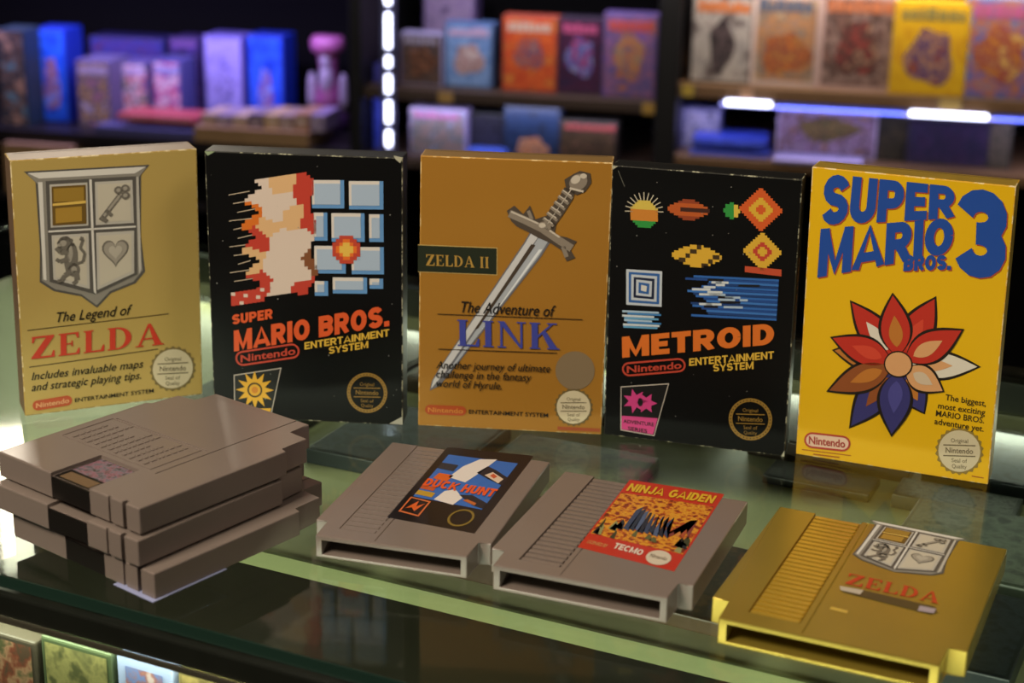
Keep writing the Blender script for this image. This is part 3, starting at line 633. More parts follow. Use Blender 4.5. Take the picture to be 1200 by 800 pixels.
def shield(pr, P, layer=1):
    """silver heraldic shield; P maps the shield's own (0..1, 0..1) frame onto pixels"""
    def poly(pts, m, l): pr.poly([P(*p) for p in pts], m, layer + l)
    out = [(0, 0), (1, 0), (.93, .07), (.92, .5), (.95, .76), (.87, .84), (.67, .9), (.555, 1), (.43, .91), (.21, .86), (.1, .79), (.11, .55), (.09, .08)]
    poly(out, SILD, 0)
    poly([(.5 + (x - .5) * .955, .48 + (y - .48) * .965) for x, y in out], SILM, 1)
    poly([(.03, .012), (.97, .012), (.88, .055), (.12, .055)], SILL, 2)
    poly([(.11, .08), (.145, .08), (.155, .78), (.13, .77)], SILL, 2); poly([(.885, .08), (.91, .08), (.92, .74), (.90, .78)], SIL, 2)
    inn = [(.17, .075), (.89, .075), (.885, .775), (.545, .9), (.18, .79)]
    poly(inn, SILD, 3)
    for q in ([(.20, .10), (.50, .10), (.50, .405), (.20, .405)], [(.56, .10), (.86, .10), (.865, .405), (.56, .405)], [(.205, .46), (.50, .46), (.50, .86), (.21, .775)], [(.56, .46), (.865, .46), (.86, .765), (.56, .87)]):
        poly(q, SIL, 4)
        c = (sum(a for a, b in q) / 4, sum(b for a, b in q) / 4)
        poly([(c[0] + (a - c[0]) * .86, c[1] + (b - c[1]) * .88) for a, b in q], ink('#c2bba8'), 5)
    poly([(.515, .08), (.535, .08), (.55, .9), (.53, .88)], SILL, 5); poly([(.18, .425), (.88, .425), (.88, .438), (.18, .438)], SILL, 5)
    # golden quarter
    poly([(.215, .115), (.485, .115), (.485, .39), (.215, .39)], ink('#6b5220'), 6)
    poly([(.23, .13), (.47, .13), (.47, .225), (.23, .225)], ink('#9a7a2e'), 7); poly([(.22, .235), (.485, .225), (.485, .245), (.22, .252)], ink('#dcb85a'), 7)
    poly([(.24, .27), (.45, .265), (.45, .37), (.24, .375)], ink('#a88433'), 7)
    # key
    dk = ink('#6f6a60'); lt = ink('#9d978a')
    def ln(a, b, w, m, l):
        dx_, dy_ = b[0] - a[0], (b[1] - a[1]) * 1.25; L = math.hypot(dx_, dy_); nx, ny = -dy_ / L * w, dx_ / L * w / 1.25
        poly([(a[0] + nx, a[1] + ny), (b[0] + nx, b[1] + ny), (b[0] - nx, b[1] - ny), (a[0] - nx, a[1] - ny)], m, l)
    ln((.60, .375), (.76, .20), .022, dk, 6); ln((.605, .365), (.755, .205), .010, lt, 7); ln((.60, .345), (.65, .385), .018, dk, 7); ln((.64, .30), (.69, .345), .016, dk, 7)
    for cx, cy in ((.745, .165), (.80, .155), (.80, .205)): poly([(cx + .035 * math.cos(t), cy + .028 * math.sin(t)) for t in (i * math.pi / 5 for i in range(10))], dk, 8); poly([(cx + .018 * math.cos(t), cy + .014 * math.sin(t)) for t in (i * math.pi / 5 for i in range(10))], lt, 9)
    # heart
    def heart(s, m, l): poly([(.712 + s * .0068 * 16 * math.sin(t) ** 3, .60 - s * .0068 * (13 * math.cos(t) - 5 * math.cos(2 * t) - 2 * math.cos(3 * t) - math.cos(4 * t))) for t in (2 * math.pi * i / 30 for i in range(30))], m, l)
    heart(1.0, dk, 6); heart(.86, lt, 7); heart(.5, ink('#b3ad9e'), 8)
    # rampant beast: trunk, head, limbs, tail
    def blob(cx, cy, rx, ry, m, l, rot=0):
        c, s = math.cos(rot), math.sin(rot)
        poly([(cx + c * rx * math.cos(t) - s * ry * math.sin(t), cy + s * rx * math.cos(t) + c * ry * math.sin(t)) for t in (i * math.pi / 7 for i in range(14))], m, l)
    blob(.355, .635, .055, .115, dk, 6, .12); blob(.31, .525, .062, .055, dk, 6); blob(.375, .715, .05, .05, dk, 6)
    for k in range(9):
        t = k * .7; blob(.315 + .055 * math.cos(t), .535 + .05 * math.sin(t), .018, .015, dk, 6)
    blob(.295, .52, .028, .022, lt, 7); blob(.265, .53, .018, .012, lt, 7); blob(.35, .60, .02, .06, lt, 7, .12); blob(.375, .715, .025, .028, lt, 7)
    for a, b, w_ in (((.34, .59), (.27, .585), .02), ((.27, .585), (.235, .55), .016), ((.34, .63), (.265, .65), .02), ((.265, .65), (.235, .63), .016), ((.36, .72), (.30, .75), .022), ((.30, .75), (.27, .79), .018), ((.27, .79), (.24, .785), .014),
                     ((.39, .72), (.40, .79), .022), ((.40, .79), (.365, .815), .016), ((.40, .67), (.45, .66), .012), ((.45, .66), (.465, .60), .012), ((.465, .60), (.43, .56), .012), ((.43, .56), (.455, .50), .012), ((.455, .50), (.43, .49), .018)): ln(a, b, w_, dk, 7)

# --- gold box with the silver shield
c1 = [(16.5, 185), (228.5, 182), (238, 468), (32, 484)]
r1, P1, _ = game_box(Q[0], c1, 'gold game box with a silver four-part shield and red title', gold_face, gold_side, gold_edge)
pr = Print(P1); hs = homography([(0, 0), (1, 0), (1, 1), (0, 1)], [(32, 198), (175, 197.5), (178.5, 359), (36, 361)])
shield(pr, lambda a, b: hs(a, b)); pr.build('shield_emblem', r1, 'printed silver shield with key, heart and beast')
pr = Print(P1); RED = ink('#c23a26')
pr.line([(35, 382.5), (198, 371)], .9, KB); pr.line([(37, 426), (186, 412)], .9, KB)
pr.text('The Legend of', (69, 374.5), (156, 369.5), 11.5, K, 3, .004, .3)
pr.build('script_lettering', r1)
pr = Print(P1); pr.text('ZELDA', (39.5, 416.5), (192.5, 406.5), 26, RED, 3, serif=True); pr.build('title_lettering', r1, 'large red serif title')
pr = Print(P1); pr.text('Includes invaluable maps', (39.5, 441.5), (169, 432.5), 9, K, 3, .004, .25); pr.text('and strategic playing tips.', (39.5, 454.5), (166.5, 446), 9, K, 3, .004, .25); pr.build('blurb_lettering', r1)
pr = Print(P1); RB = ink('#b5502c'); capsule(pr, (40.5, 472.5), (86.5, 467), 12, RB, ink('#d8a070'), RB, 2, 1.2)
pr.text('ENTERTAINMENT SYSTEM', (89.5, 470), (181, 463), 4.6, K, 3, .01); pr.build('brand_badge', r1)
pr = Print(P1); seal(pr, 203, 436, 27, ink('#7a6a40'), CREAM, ink('#6a6048'), 2); pr.build('quality_seal', r1, 'cream scalloped seal')

# --- black box with orange title
c2 = [(239, 176.5), (473, 184), (471, 499), (245, 492)]
r2, P2, _ = game_box(Q[1], c2, 'black game box with pale blue blocks and an orange title, behind the cartridge stack', black_face, mat('black_card_side', '#141311', .45), black_edge)
ORG = ink('#cf5324'); YEL = ink('#cda63a'); REDL = ink('#b5402c'); GOLDR = ink('#8a6a28')
pr = Print(P2)
for x0, y0, x1, y1 in [(366, 210, 404, 243), (409.7, 211, 450, 244), (367.6, 248, 383.8, 281), (388.7, 248.5, 427.7, 282), (433, 249.6, 450, 282), (368, 287, 405, 319.5), (412, 288, 450, 320), (368, 328.5, 383.8, 346), (389.4, 324, 430, 343), (433, 325, 449, 337)]:
    pr.rect(x0, y0, x1, y1, ink('#5c8dc0'), 1); d = 4.5
    pr.rect(x0, y0, x1 - d, y1 - d, ink('#cfc8c0'), 2); pr.rect(x0 + 3, y0 + 4, x1 - d, y1 - d, ink('#a0b2c6'), 3)
pr.build('block_print', r2, 'pale blue bevelled block pattern')
# plain stand-in for the picture: a stepped block comet in the same colours with speed lines
pr = Print(P2); rr = random.Random(3); cs = 4.1
seeds = [(300, 222, '#cdbcae'), (330, 214, '#d0a878'), (352, 222, '#b53a2a'), (290, 250, '#cc6a1e'), (316, 246, '#cdbcae'), (342, 250, '#d0a878'), (362, 252, '#b53a2a'), (300, 276, '#b53a2a'), (326, 280, '#cdbcae'),
         (350, 282, '#cdbcae'), (366, 300, '#7a4a2a'), (292, 304, '#d0a878'), (318, 310, '#cdbcae'), (344, 316, '#cdbcae'), (300, 330, '#b53a2a'), (324, 338, '#cdbcae'), (352, 340, '#b53a2a'), (284, 344, '#7a4a2a'), (334, 232, '#cdbcae'), (312, 264, '#d0a878')]
for iy in range(36):
    for ix in range(24):
        cx, cy = 278 + ix * cs, 207 + iy * cs - ix * .62 + 6
        edge = abs(cy - 276) / 72
        if cx < 286 + 9 * math.sin(iy * .9) + 10 * edge or cx > 366 + 4 * math.sin(iy * .5) - 14 * max(0, edge - .6) or cy > 352 - (cx - 270) * .13: continue
        c = min(seeds, key=lambda q: (q[0] - cx) ** 2 + (q[1] - cy) ** 2 + rr.uniform(0, 60))[2]
        pr.poly([(cx, cy), (cx + cs, cy - .6), (cx + cs, cy + cs - .6), (cx, cy + cs)], ink(c), 2)
for k in range(11):
    y = 226 + k * 10.2; pr.line([(267 + (k % 3) * 5, y + 2), (292 + (k % 4) * 4, y - 2.6)], 1.0, ink('#b8a890'), 1)
for iy in range(-4, 4):
    for ix in range(-4, 4):
        d = math.hypot(ix + .5, iy + .5)
        if d < 4.3: pr.rect(406 + ix * 4.1, 291 + iy * 4.1, 410.1 + ix * 4.1, 295.1 + iy * 4.1, ink('#d8b04a' if d < 1.6 else '#d86a24' if d < 2.9 else '#b5402c'), 5)
for iy in range(4):
    for ix in range(8): pr.rect(268 + ix * 5, 349 + iy * 4 - ix * .8 - 6, 273 + ix * 5, 353 + iy * 4 - ix * .8 - 6, ink('#b53a2a' if (ix * 3 + iy * 5) % 7 else '#cdbcae'), 3)
pr.build('cover_picture', r2, 'abstract block picture in cream, red and orange')
pr = Print(P2)
pr.text('SUPER', (269, 381.5), (317.5, 373.5), 12, ORG, 4, block=.25)
pr.text('MARIO BROS.', (270.5, 413.5), (456, 380.5), 25, ORG, 4, block=.25); pr.build('title_lettering', r2, 'bold orange title')
pr = Print(P2); pr.text('ENTERTAINMENT', (355, 410), (456, 392.5), 8.6, YEL, 4, block=.2); pr.text('SYSTEM', (384, 415), (431, 407), 8.6, YEL, 4, block=.2); pr.build('system_lettering', r2, 'yellow capitals')
pr = Print(P2); capsule(pr, (272, 423), (349, 410.5), 18, REDL, REDL, None, 3, 2.2); pr.build('brand_badge', r2, 'red outlined capsule logo')
def badge(pr, q, split, ink_m, motif, words):
    pr.poly(q, ink('#b5aca0'), 2)
    c = (sum(a for a, b in q) / 4, sum(b for a, b in q) / 4)
    pr.poly([(c[0] + (a - c[0]) * .955, c[1] + (b - c[1]) * .96) for a, b in q], ink('#0d0c0c'), 3)
    tl, tr, br, bl = q
    f = lambda s, t: (tl[0] * (1 - s) * (1 - t) + tr[0] * s * (1 - t) + br[0] * s * t + bl[0] * (1 - s) * t, tl[1] * (1 - s) * (1 - t) + tr[1] * s * (1 - t) + br[1] * s * t + bl[1] * (1 - s) * t)
    pr.poly([f(.03, split), f(.96, split), f(.95, .97), f(.03, .97)], ink_m, 4)
    motif(pr)
    y0 = split + (1 - split) * .42
    for k, wd in enumerate(words):
        t = split + (1 - split) * (.46 + .42 * k); wdt = .42 * len(wd) / 9
        pr.text(wd, f(.5 - wdt, t), f(.5 + wdt, t), 4.2, K, 5, .02)
def star(pr, cx, cy, r, n, m, layer, inner=.5): pr.poly([(cx + (r if i % 2 == 0 else r * inner) * math.cos(math.pi * i / n), cy + (r if i % 2 == 0 else r * inner) * math.sin(math.pi * i / n)) for i in range(2 * n)], m, layer)
SUN = ink('#d0a028')
def sun_motif(pr):
    star(pr, 294.8, 459, 23, 12, SUN, 5, .55); pr.ring(294.8, 459, 9, 9, 2, ink('#3a2c10'), 6); pr.disc(294.8, 459, 4, 4, ink('#c07a20'), 6)
pr = Print(P2); badge(pr, [(269.5, 441.5), (327, 432), (312.5, 496), (269.5, 496)], .76, SUN, sun_motif, ['ACTION', 'SERIES']); pr.build('series_badge', r2, 'yellow sunburst badge')
pr = Print(P2); seal(pr, 429, 460.5, 24, GOLDR, None, ink('#1a1408'), 3, False); pr.build('quality_seal', r2, 'gold ring seal')
pr = Print(P2); rr = random.Random(5)
for k in range(26):
    x, y, s = rr.uniform(245, 468), rr.uniform(190, 495), rr.uniform(.3, .9); pr.disc(x, y, s, s, ink('#8a8a84'), 7, n=6)
pr.poly([(455, 497), (471, 488), (471, 498)], ink('#9a988a'), 2); pr.poly([(462, 181), (473, 183.5), (470, 190), (465, 186)], ink('#a8a690'), 2); pr.poly([(239, 177), (252, 177), (243, 182)], ink('#8a9a78'), 2)
pr.build('scuff_mark', r2)

# --- amber gold box with the sword
c3 = [(496, 182), (718, 191), (703, 510.5), (488, 499)]
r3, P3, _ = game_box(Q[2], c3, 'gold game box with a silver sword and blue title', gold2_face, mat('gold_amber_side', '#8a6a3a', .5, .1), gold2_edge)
pr = Print(P3); pr.poly([(491.5, 285), (583.8, 289), (583.2, 321.5), (490.8, 317.5)], ink('#b59a5a'), 1); pr.poly([(491.5, 286), (582.8, 290), (582.2, 320.4), (490.8, 316.5)], ink('#1c2414'), 2)
pr.text('ZELDA II', (500.5, 309.5), (573.5, 313), 13, ink('#a8843a'), 3, serif=True); pr.build('banner_print', r3, 'dark green banner')
pr = Print(P3)
pr.poly([(614, 284), (626, 264), (650, 275), (634, 300), (530, 433), (513.5, 452), (502.5, 457.5), (505, 446), (514, 431)], ink('#6a6a70'), 2)
pr.poly([(616, 284), (626, 267), (635, 271), (519, 438), (504, 455), (507, 445), (516, 430)], ink('#c4c4c4'), 3); pr.poly([(636, 271), (646, 276), (632, 299), (528, 433), (521, 440)], ink('#a3a9b0'), 3)
pr.poly([(623, 285), (628, 286), (560, 384), (556, 385)], ink('#43372c'), 4); pr.poly([(632, 291), (636, 291), (560, 392)], ink('#d9dde0'), 4)
STD, STM, STL = ink('#4a4036'), ink('#857a6c'), ink('#c2b8a8')
pr.poly([(595, 246), (604, 240), (614, 250), (622, 240), (628, 256), (640, 252), (652, 262), (650, 274), (664, 277), (676, 282), (668, 291), (674, 301), (664, 305), (658, 292), (646, 284), (632, 278), (618, 270), (606, 264), (600, 258)], STD, 4)
pr.line([(598, 249), (616, 257), (636, 267), (656, 281), (670, 290)], 9, STM, 5); pr.line([(600, 247), (616, 254), (636, 263), (656, 277)], 2, STL, 6)
pr.line([(664, 300), (660, 288)], 5, STM, 5); pr.line([(620, 246), (624, 256)], 4, STM, 5)
pr.poly([(636, 262), (648, 268), (662, 248), (672, 232), (674, 224), (662, 219), (656, 230), (644, 246)], STD, 4)
for k in range(6):
    t = k / 5; x, y = 644 + 22 * t, 258 - 32 * t; pr.line([(x - 7, y - 3), (x + 5, y + 6)], 3.2, STM, 5); pr.line([(x - 6, y - 4), (x + 4, y + 3)], 1.4, STL, 6); pr.line([(x - 3, y + 5), (x + 4, y - 5)], 1.2, STL, 6)
pr.poly([(664, 222), (662, 210), (672, 204), (680, 200), (692, 203), (693, 214), (686, 224), (676, 228)], STD, 4); pr.disc(678, 213, 11, 9, STM, 5, rot=-.6); pr.disc(675, 210, 6, 4.5, STL, 6, rot=-.6); pr.line([(668, 220), (684, 224)], 2.5, STL, 6); pr.disc(684, 206, 4, 3, STL, 6)
pr.disc(638, 265, 8, 6.5, STM, 6); pr.disc(636, 263, 4, 3, STL, 7)
pr.build('sword_print', r3, 'printed silver sword with a wound hilt')
pr = Print(P3); pr.line([(513, 366.5), (682, 373.5)], .9, KB, 5); pr.line([(513, 408), (652, 413)], .9, KB, 5)
pr.text('The Adventure of', (541, 364.5), (651, 370), 13, K, 6, .004, .3); pr.build('script_lettering', r3)
pr = Print(P3); pr.text('LINK', (536, 404), (655, 409), 31, ink('#3a4296'), 7, serif=True); pr.build('title_lettering', r3, 'large blue serif title')
pr = Print(P3)
for s, a, b in (('Another journey of ultimate', (510.5, 430.5), (644, 435.5)), ('challenge in the fantasy', (510.5, 441.5), (622, 446)), ('world of Hyrule.', (510.5, 452.5), (587, 456))): pr.text(s, a, b, 8.8, K, 8, .004, .25)
pr.build('blurb_lettering', r3)
pr = Print(P3); pr.disc(673, 434, 23, 23, ink('#7d6a4e', .6), 2); pr.build('price_sticker', r3, 'faded round grey sticker')
pr = Print(P3); seal(pr, 671, 477.5, 23, ink('#6a5a34'), CREAM, ink('#6a6048'), 2); pr.build('quality_seal', r3, 'cream scalloped seal')
pr = Print(P3); RB2 = ink('#a8481c'); capsule(pr, (496.5, 480), (545, 482), 11.5, RB2, ink('#c8803a'), RB2, 2, 1.2); pr.text('ENTERTAINMENT SYSTEM', (548, 485), (641, 489.5), 4.8, K, 3, .01)
pr.poly([(652, 500.5), (702, 503), (702, 507), (652, 504.5)], ink('#9a4a24'), 2); pr.build('brand_badge', r3)

# --- black box with the wide orange title
c4 = [(721, 194), (937, 206), (919, 531), (706, 511)]
r4, P4, d4 = game_box(Q[3], c4, 'black game box with blue streaks and a wide orange title', black_face, mat('black_card_side', '#141311', .45), black_edge)
pr = Print(P4)
def px_shape(cx, cy, cs, nx, ny, fn, layer=2):
    for iy in range(-ny, ny):
        for ix in range(-nx, nx):
            c = fn(ix + .5, iy + .5)
            if c: pr.rect(cx + ix * cs, cy + iy * cs + ix * cs * .04, cx + (ix + 1) * cs, cy + (iy + 1) * cs + ix * cs * .04, ink(c), layer)
# small plain sunburst disc
for k in range(13):
    a = math.pi * (1 + k / 12); pr.line([(757 + 13 * math.cos(a), 246 + 13 * math.sin(a)), (757 + 22 * math.cos(a), 246 + 22 * math.sin(a))], 1.1, ink('#b8b09a'), 2)
px_shape(757, 249, 2.6, 7, 7, lambda x, y: None if math.hypot(x, y) > 6.2 else ('#c9b04a' if y < -2 else '#c07a2a' if y < 3 else '#2a8a3a'))
px_shape(808, 243, 2.4, 10, 5, lambda x, y: None if abs(x) / 9.6 + abs(y) / 4.6 > 1.25 else ('#3a1a10' if abs(y) < 1.2 and x > -4 else '#b0521e' if abs(y) < 2.6 else '#8a3a1a'))
px_shape(817, 296, 2.6, 11, 5, lambda x, y: None if abs(x) / 10.6 + abs(y) / 4.8 > 1.25 else ('#3a2a10' if (int(x * 2 + 40) // 5 + int(y + 9) // 2) % 5 == 0 else '#d0a430'))
px_shape(857, 243, 2.4, 4, 4, lambda x, y: None if math.hypot(x, y) > 3.8 else ('#2a8a3a' if x < 1 else '#d0b040'))
# stacked plain lozenges in orange and yellow (stand-in for the picture)
px_shape(890, 241, 2.7, 9, 9, lambda x, y: None if abs(x) + abs(y) > 9.2 else ('#c8541e' if abs(x) + abs(y) > 5.5 else '#d0a430' if abs(x) + abs(y) > 2.5 else '#c8541e'))
px_shape(892, 289, 2.7, 8, 9, lambda x, y: None if abs(x) + abs(y) > 8.4 else ('#d0a430' if abs(x) + abs(y) > 4.5 else '#b53a2a' if abs(x) + abs(y) > 2.2 else '#d0a430'))
pr.poly([(872, 306), (914, 309), (914, 317), (872, 313)], ink('#b8482a'), 2)
# concentric squares and streaks
for k, c in enumerate(['#b8c0c8', '#2a5a9a', '#b8c0c8', '#14203a', '#b8c0c8', '#2a5a9a', '#c8c8c0']):
    e = k * 2.9; pr.poly([(735.5 + e, 313 + e), (777 - e, 314.5 + e), (776 - e, 356 - e), (735 + e, 354.5 - e)], ink(c), 2 + k)
rr = random.Random(9)
for k in range(17):
    y = 318 + k * 2.85; x0 = 806 + (abs(k - 6) % 5) * 6 + rr.uniform(-3, 6); x1 = 911 - k * .15
    pr.poly([(x0, y), (x1, y + 2.6), (x1, y + 5.2), (x0, y + 2.7)], ink(['#2a5fa8', '#1c4486', '#356cb4', '#16386e'][k % 4]), 2)
    for j in range(2):
        a = x0 + rr.uniform(0, 46); b = a + rr.uniform(6, 26)
        if k < 13 and rr.random() < .8: pr.rect(a, y + .8, min(b, 905), y + 3.4, ink(['#c4ccd0', '#0e0e14', '#9fb4c8'][rr.randrange(3)]), 3)
for k in range(8):
    y = 361 + k * 2.6; x0 = 730 + rr.uniform(0, 8); x1 = 780 - rr.uniform(0, 16)
    pr.poly([(x0, y), (x1, y + 1), (x1, y + 3.2), (x0, y + 2.5)], ink(['#9fb8cc', '#3a78b0', '#c4ccd0', '#5a98c0'][k % 4]), 2)
pr.build('cover_picture', r4, 'abstract block picture in orange, yellow and blue')
pr = Print(P4); pr.text('METROID', (729.5, 417.5), (906, 396.5), 25, ink('#cf6a20'), 4, block=.25); pr.build('title_lettering', r4, 'bold orange title')
pr = Print(P4); pr.text('ENTERTAINMENT', (807.5, 425), (906, 413.5), 9, YEL, 4, block=.2); pr.text('SYSTEM', (835.5, 431), (882.5, 426.5), 9, YEL, 4, block=.2); pr.build('system_lettering', r4, 'yellow capitals')
pr = Print(P4); capsule(pr, (729, 432), (803.5, 423.5), 17, REDL, REDL, None, 3, 2.2); pr.build('brand_badge', r4, 'red outlined capsule logo')
PINK = ink('#c43a7c')
def pink_motif(pr):
    star(pr, 744, 469, 15, 7, PINK, 5, .5); star(pr, 757, 471, 13, 6, PINK, 5, .5); pr.disc(750, 470, 3, 5, ink('#0d0c0c'), 6)
pr = Print(P4); badge(pr, [(727, 452), (784, 446.5), (766, 511), (726, 505)], .66, PINK, pink_motif, ['ADVENTURE', 'SERIES']); pr.build('series_badge', r4, 'pink spiky badge')
pr = Print(P4); seal(pr, 879, 487, 25.5, GOLDR, None, ink('#1a1408'), 3, False); pr.build('quality_seal', r4, 'gold ring seal')
pr = Print(P4); rr = random.Random(6)
for k in range(22):
    x, y, s = rr.uniform(722, 915), rr.uniform(212, 505), rr.uniform(.3, .8); pr.disc(x, y, s, s, ink('#7a7a74'), 12, n=6)
pr.line([(728, 200), (735, 218)], .8, ink('#5a5a50'), 2); pr.poly([(721, 195), (728, 195), (722, 199)], ink('#a8a690'), 2); pr.poly([(915, 531), (919, 524), (919, 531)], ink('#a8a690'), 2)
pr.build('scuff_mark', r4)
# narrow side lettering on the same box
w, d, h = d4
vs_, fs = text_polys('METROID', .03)
xm = max(v[0] for v in vs_)
mesh_from('side_lettering', [(w + .0002 + (.35 + .3 * v[0] / xm) * 0 - .0095 * .178 * (1 - v[0] / xm) * .3 - .0006, d * .32 + v[1] / CAPH * d * .34, h * (.72 - .30 * v[0] / xm)) for v in vs_], [tuple(f) for f in fs], ink('#8a5a2a'), r4)

# --- yellow box
c5 = [(951, 198), (1188, 209), (1157, 563), (935, 533)]
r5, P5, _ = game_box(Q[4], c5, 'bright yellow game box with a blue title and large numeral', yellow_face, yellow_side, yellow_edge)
BLU = ink('#17469a'); SHD = ink('#a8472a')
def both(pr, polys, bl, br, tl, tr, ytop):
    s = 1.4
    pr.quadtext(polys, *[(a + s, b + s) for a, b in (bl, br, tl, tr)], SHD, 2, ytop); pr.quadtext(polys, bl, br, tl, tr, BLU, 3, ytop)
pr = Print(P5)
both(pr, block_polys('SUPER', .25, .05), (961, 266), (1116, 250), (967, 205), (1116.5, 213), 1.0)
both(pr, block_polys('MARIO', .25, .05), (958, 327), (1114, 291), (961.5, 270), (1115, 249), 1.0)
both(pr, block_polys('BROS.', .27, .05), (1056.5, 315), (1112, 311), (1058, 296), (1112, 293.5), 1.0)
both(pr, block_polys('3', .25, .05), (1116.5, 318), (1175, 321), (1120, 213), (1178, 216), 1.0)
pr.build('title_lettering', r5, 'bold blue title with a large numeral')
# plain stand-in for the picture: overlapping outlined ovals and bands in the same colours
pr = Print(P5); OUT = ink('#1a1008')
def oval(cx, cy, rx, ry, c, rot, l): pr.disc(cx, cy, rx + 1.6, ry + 1.6, OUT, l, 36, rot); pr.disc(cx, cy, rx, ry, ink(c), l + 1, 36, rot)
def sweep(cx, cy, r0, r1, a0, a1, c, l, sq=.86):
    n = 22; o = arcpts(cx, cy, r1, r1 * sq, a0, a1, n); i = arcpts(cx, cy, r0, r0 * sq, a0, a1, n)
    oo = arcpts(cx, cy, r1 + 1.6, (r1 + 1.6) * sq, a0 - 1, a1 + 1, n); ii = arcpts(cx, cy, r0 - 1.6, (r0 - 1.6) * sq, a0 - 1, a1 + 1, n)
    for p in band(oo, ii): pr.poly(p, OUT, l)
    for p in band(o, i): pr.poly(p, ink(c), l + 1)
def petal(deg, length, wid, c, l, c2=None):
    a = math.radians(deg); ca, sa = math.cos(a), math.sin(a); cx, cy = 1052, 424
    def shape(k, r0): return [(cx + ca * (r0 + (length - r0) * t) - sa * wid * k * math.sin(math.pi * t ** .8), cy + sa * (r0 + (length - r0) * t) + ca * wid * k * math.sin(math.pi * t ** .8)) for t in (i / 14 for i in range(15))]
    def full(k, g): return shape(k, 10 - g) + shape(-k, 10 - g)[::-1][1:-1]
    pr.poly(full(1.0, 0), OUT, l); pr.poly([(cx + ca * 12 + (x - cx - ca * 12) * .95, cy + sa * 12 + (y - cy - sa * 12) * .95) for x, y in full(.88, 0)], ink(c), l + 1)
    if c2: pr.poly([(cx + ca * 30 + (x - cx - ca * 30) * .5, cy + sa * 30 + (y - cy - sa * 30) * .5) for x, y in full(.8, 0)], ink(c2), l + 2)
for k, (dg_, ln_, wd, c, c2) in enumerate([(-128, 92, 19, '#b52a1c', '#d5cdbd'), (-95, 84, 20, '#b52a1c', '#b5702a'), (-62, 92, 21, '#b52a1c', '#c8402a'), (-30, 88, 20, '#b52a1c', '#d09a68'), (0, 96, 18, '#d5cdbd', '#d09a68'), (30, 62, 17, '#d09a68', '#c8b49a'),
                                         (62, 66, 18, '#33316e', '#b5702a'), (95, 86, 21, '#33316e', '#46448a'), (126, 96, 20, '#33316e', '#8a4a20'), (157, 90, 18, '#8a4a20', '#b5702a'), (190, 78, 17, '#b5702a', '#33241a'), (-160, 84, 18, '#b52a1c', '#c8402a')]):
    petal(dg_, ln_, wd, c, 2 + (k % 2) * 3, c2)
oval(1052, 424, 15, 14, '#d09a68', 0, 9)
pr.build('cover_picture', r5, 'abstract pinwheel of red, blue, tan and cream petals')
pr = Print(P5)
for s, a, b in (('The biggest,', (1107, 464.5), (1154, 470.5)), ('most exciting', (1098, 474.5), (1153.5, 481)), ('MARIO BROS.', (1095.5, 483.5), (1152, 490.5)), ('adventure yet.', (1094, 493), (1151.5, 500.5))): pr.text(s, a, b, 6.8, ink('#2a2008'), 2, .012, .1)
pr.build('blurb_lettering', r5)
pr = Print(P5); capsule(pr, (944.5, 515.5), (997.5, 520), 18.5, ink('#a8382a'), ink('#9a3028'), ink('#d8b8a0'), 3, 2.2); pr.line([(942, 527.5), (998, 533)], 1.0, ink('#a05a1a'), 2); pr.line([(955, 532.5), (985, 535.5)], 1.4, ink('#a05a1a'), 2); pr.build('brand_badge', r5, 'white capsule logo with red letters')
pr = Print(P5); seal(pr, 1123.5, 524, 28.5, ink('#8a7434'), CREAM, ink('#6a6048'), 2); pr.line([(1138, 553), (1152, 555)], 1.2, ink('#a05a1a'), 2); pr.build('quality_seal', r5, 'cream scalloped seal')

# ------------------------------------------------------------------ cartridges
def eval_mesh(o, name):
    dg = bpy.context.evaluated_depsgraph_get(); me = bpy.data.meshes.new_from_object(o.evaluated_get(dg)); me.name = name; return me
def prism(pts, z0, z1, bevel=.0008):
    bm = bmesh.new(); b = [bm.verts.new((x, y, z0)) for x, y in pts]; t = [bm.verts.new((x, y, z1)) for x, y in pts]
    bm.faces.new(b[::-1]); bm.faces.new(t)
    for i in range(len(pts)): bm.faces.new([b[i], b[(i + 1) % len(pts)], t[(i + 1) % len(pts)], t[i]])
    if bevel: bmesh.ops.bevel(bm, geom=bm.edges[:], offset=bevel, segments=2, affect='EDGES', profile=.5)
    bmesh.ops.recalc_face_normals(bm, faces=bm.faces[:])
    return bm
def carve(name, bm, cuts, m, parent):
    o = bm_obj(name, bm, m, None); cut_objs = []
    for c in cuts:
        k = box('cutter', *c, m); cut_objs.append(k)
        md = o.modifiers.new('cut', 'BOOLEAN'); md.operation = 'DIFFERENCE'; md.object = k; md.solver = 'EXACT'
    bv = o.modifiers.new('soften', 'BEVEL'); bv.width = .0004; bv.segments = 2; bv.limit_method = 'ANGLE'; bv.angle_limit = math.radians(50)
    bpy.context.view_layer.update()
    me = eval_mesh(o, name); bpy.data.objects.remove(o)
    for k in cut_objs: bpy.data.objects.remove(k)
    r = bpy.data.objects.new(name, me); COL.objects.link(r); r.parent = parent
    return r
grey_pl = mat('grey_plastic', '#776a62', .27, spec=.5, bump=.025, bscale=1500, vary=.04, vscale=30)
cav_shade = mat('cartridge_cavity_shade', '#120d0b', .7)  # connector block near black: shade deep in the opening put into its colour
gold_pl = mat('gold_plastic', '#b0983f', .27, .6, bump=.12, bscale=900, vary=.08, vscale=25)
gold_glint = mat('gold_plastic_glint', '#d8b444', .25, .6)  # same gold plastic made brighter, the ridges' shine put into the colour

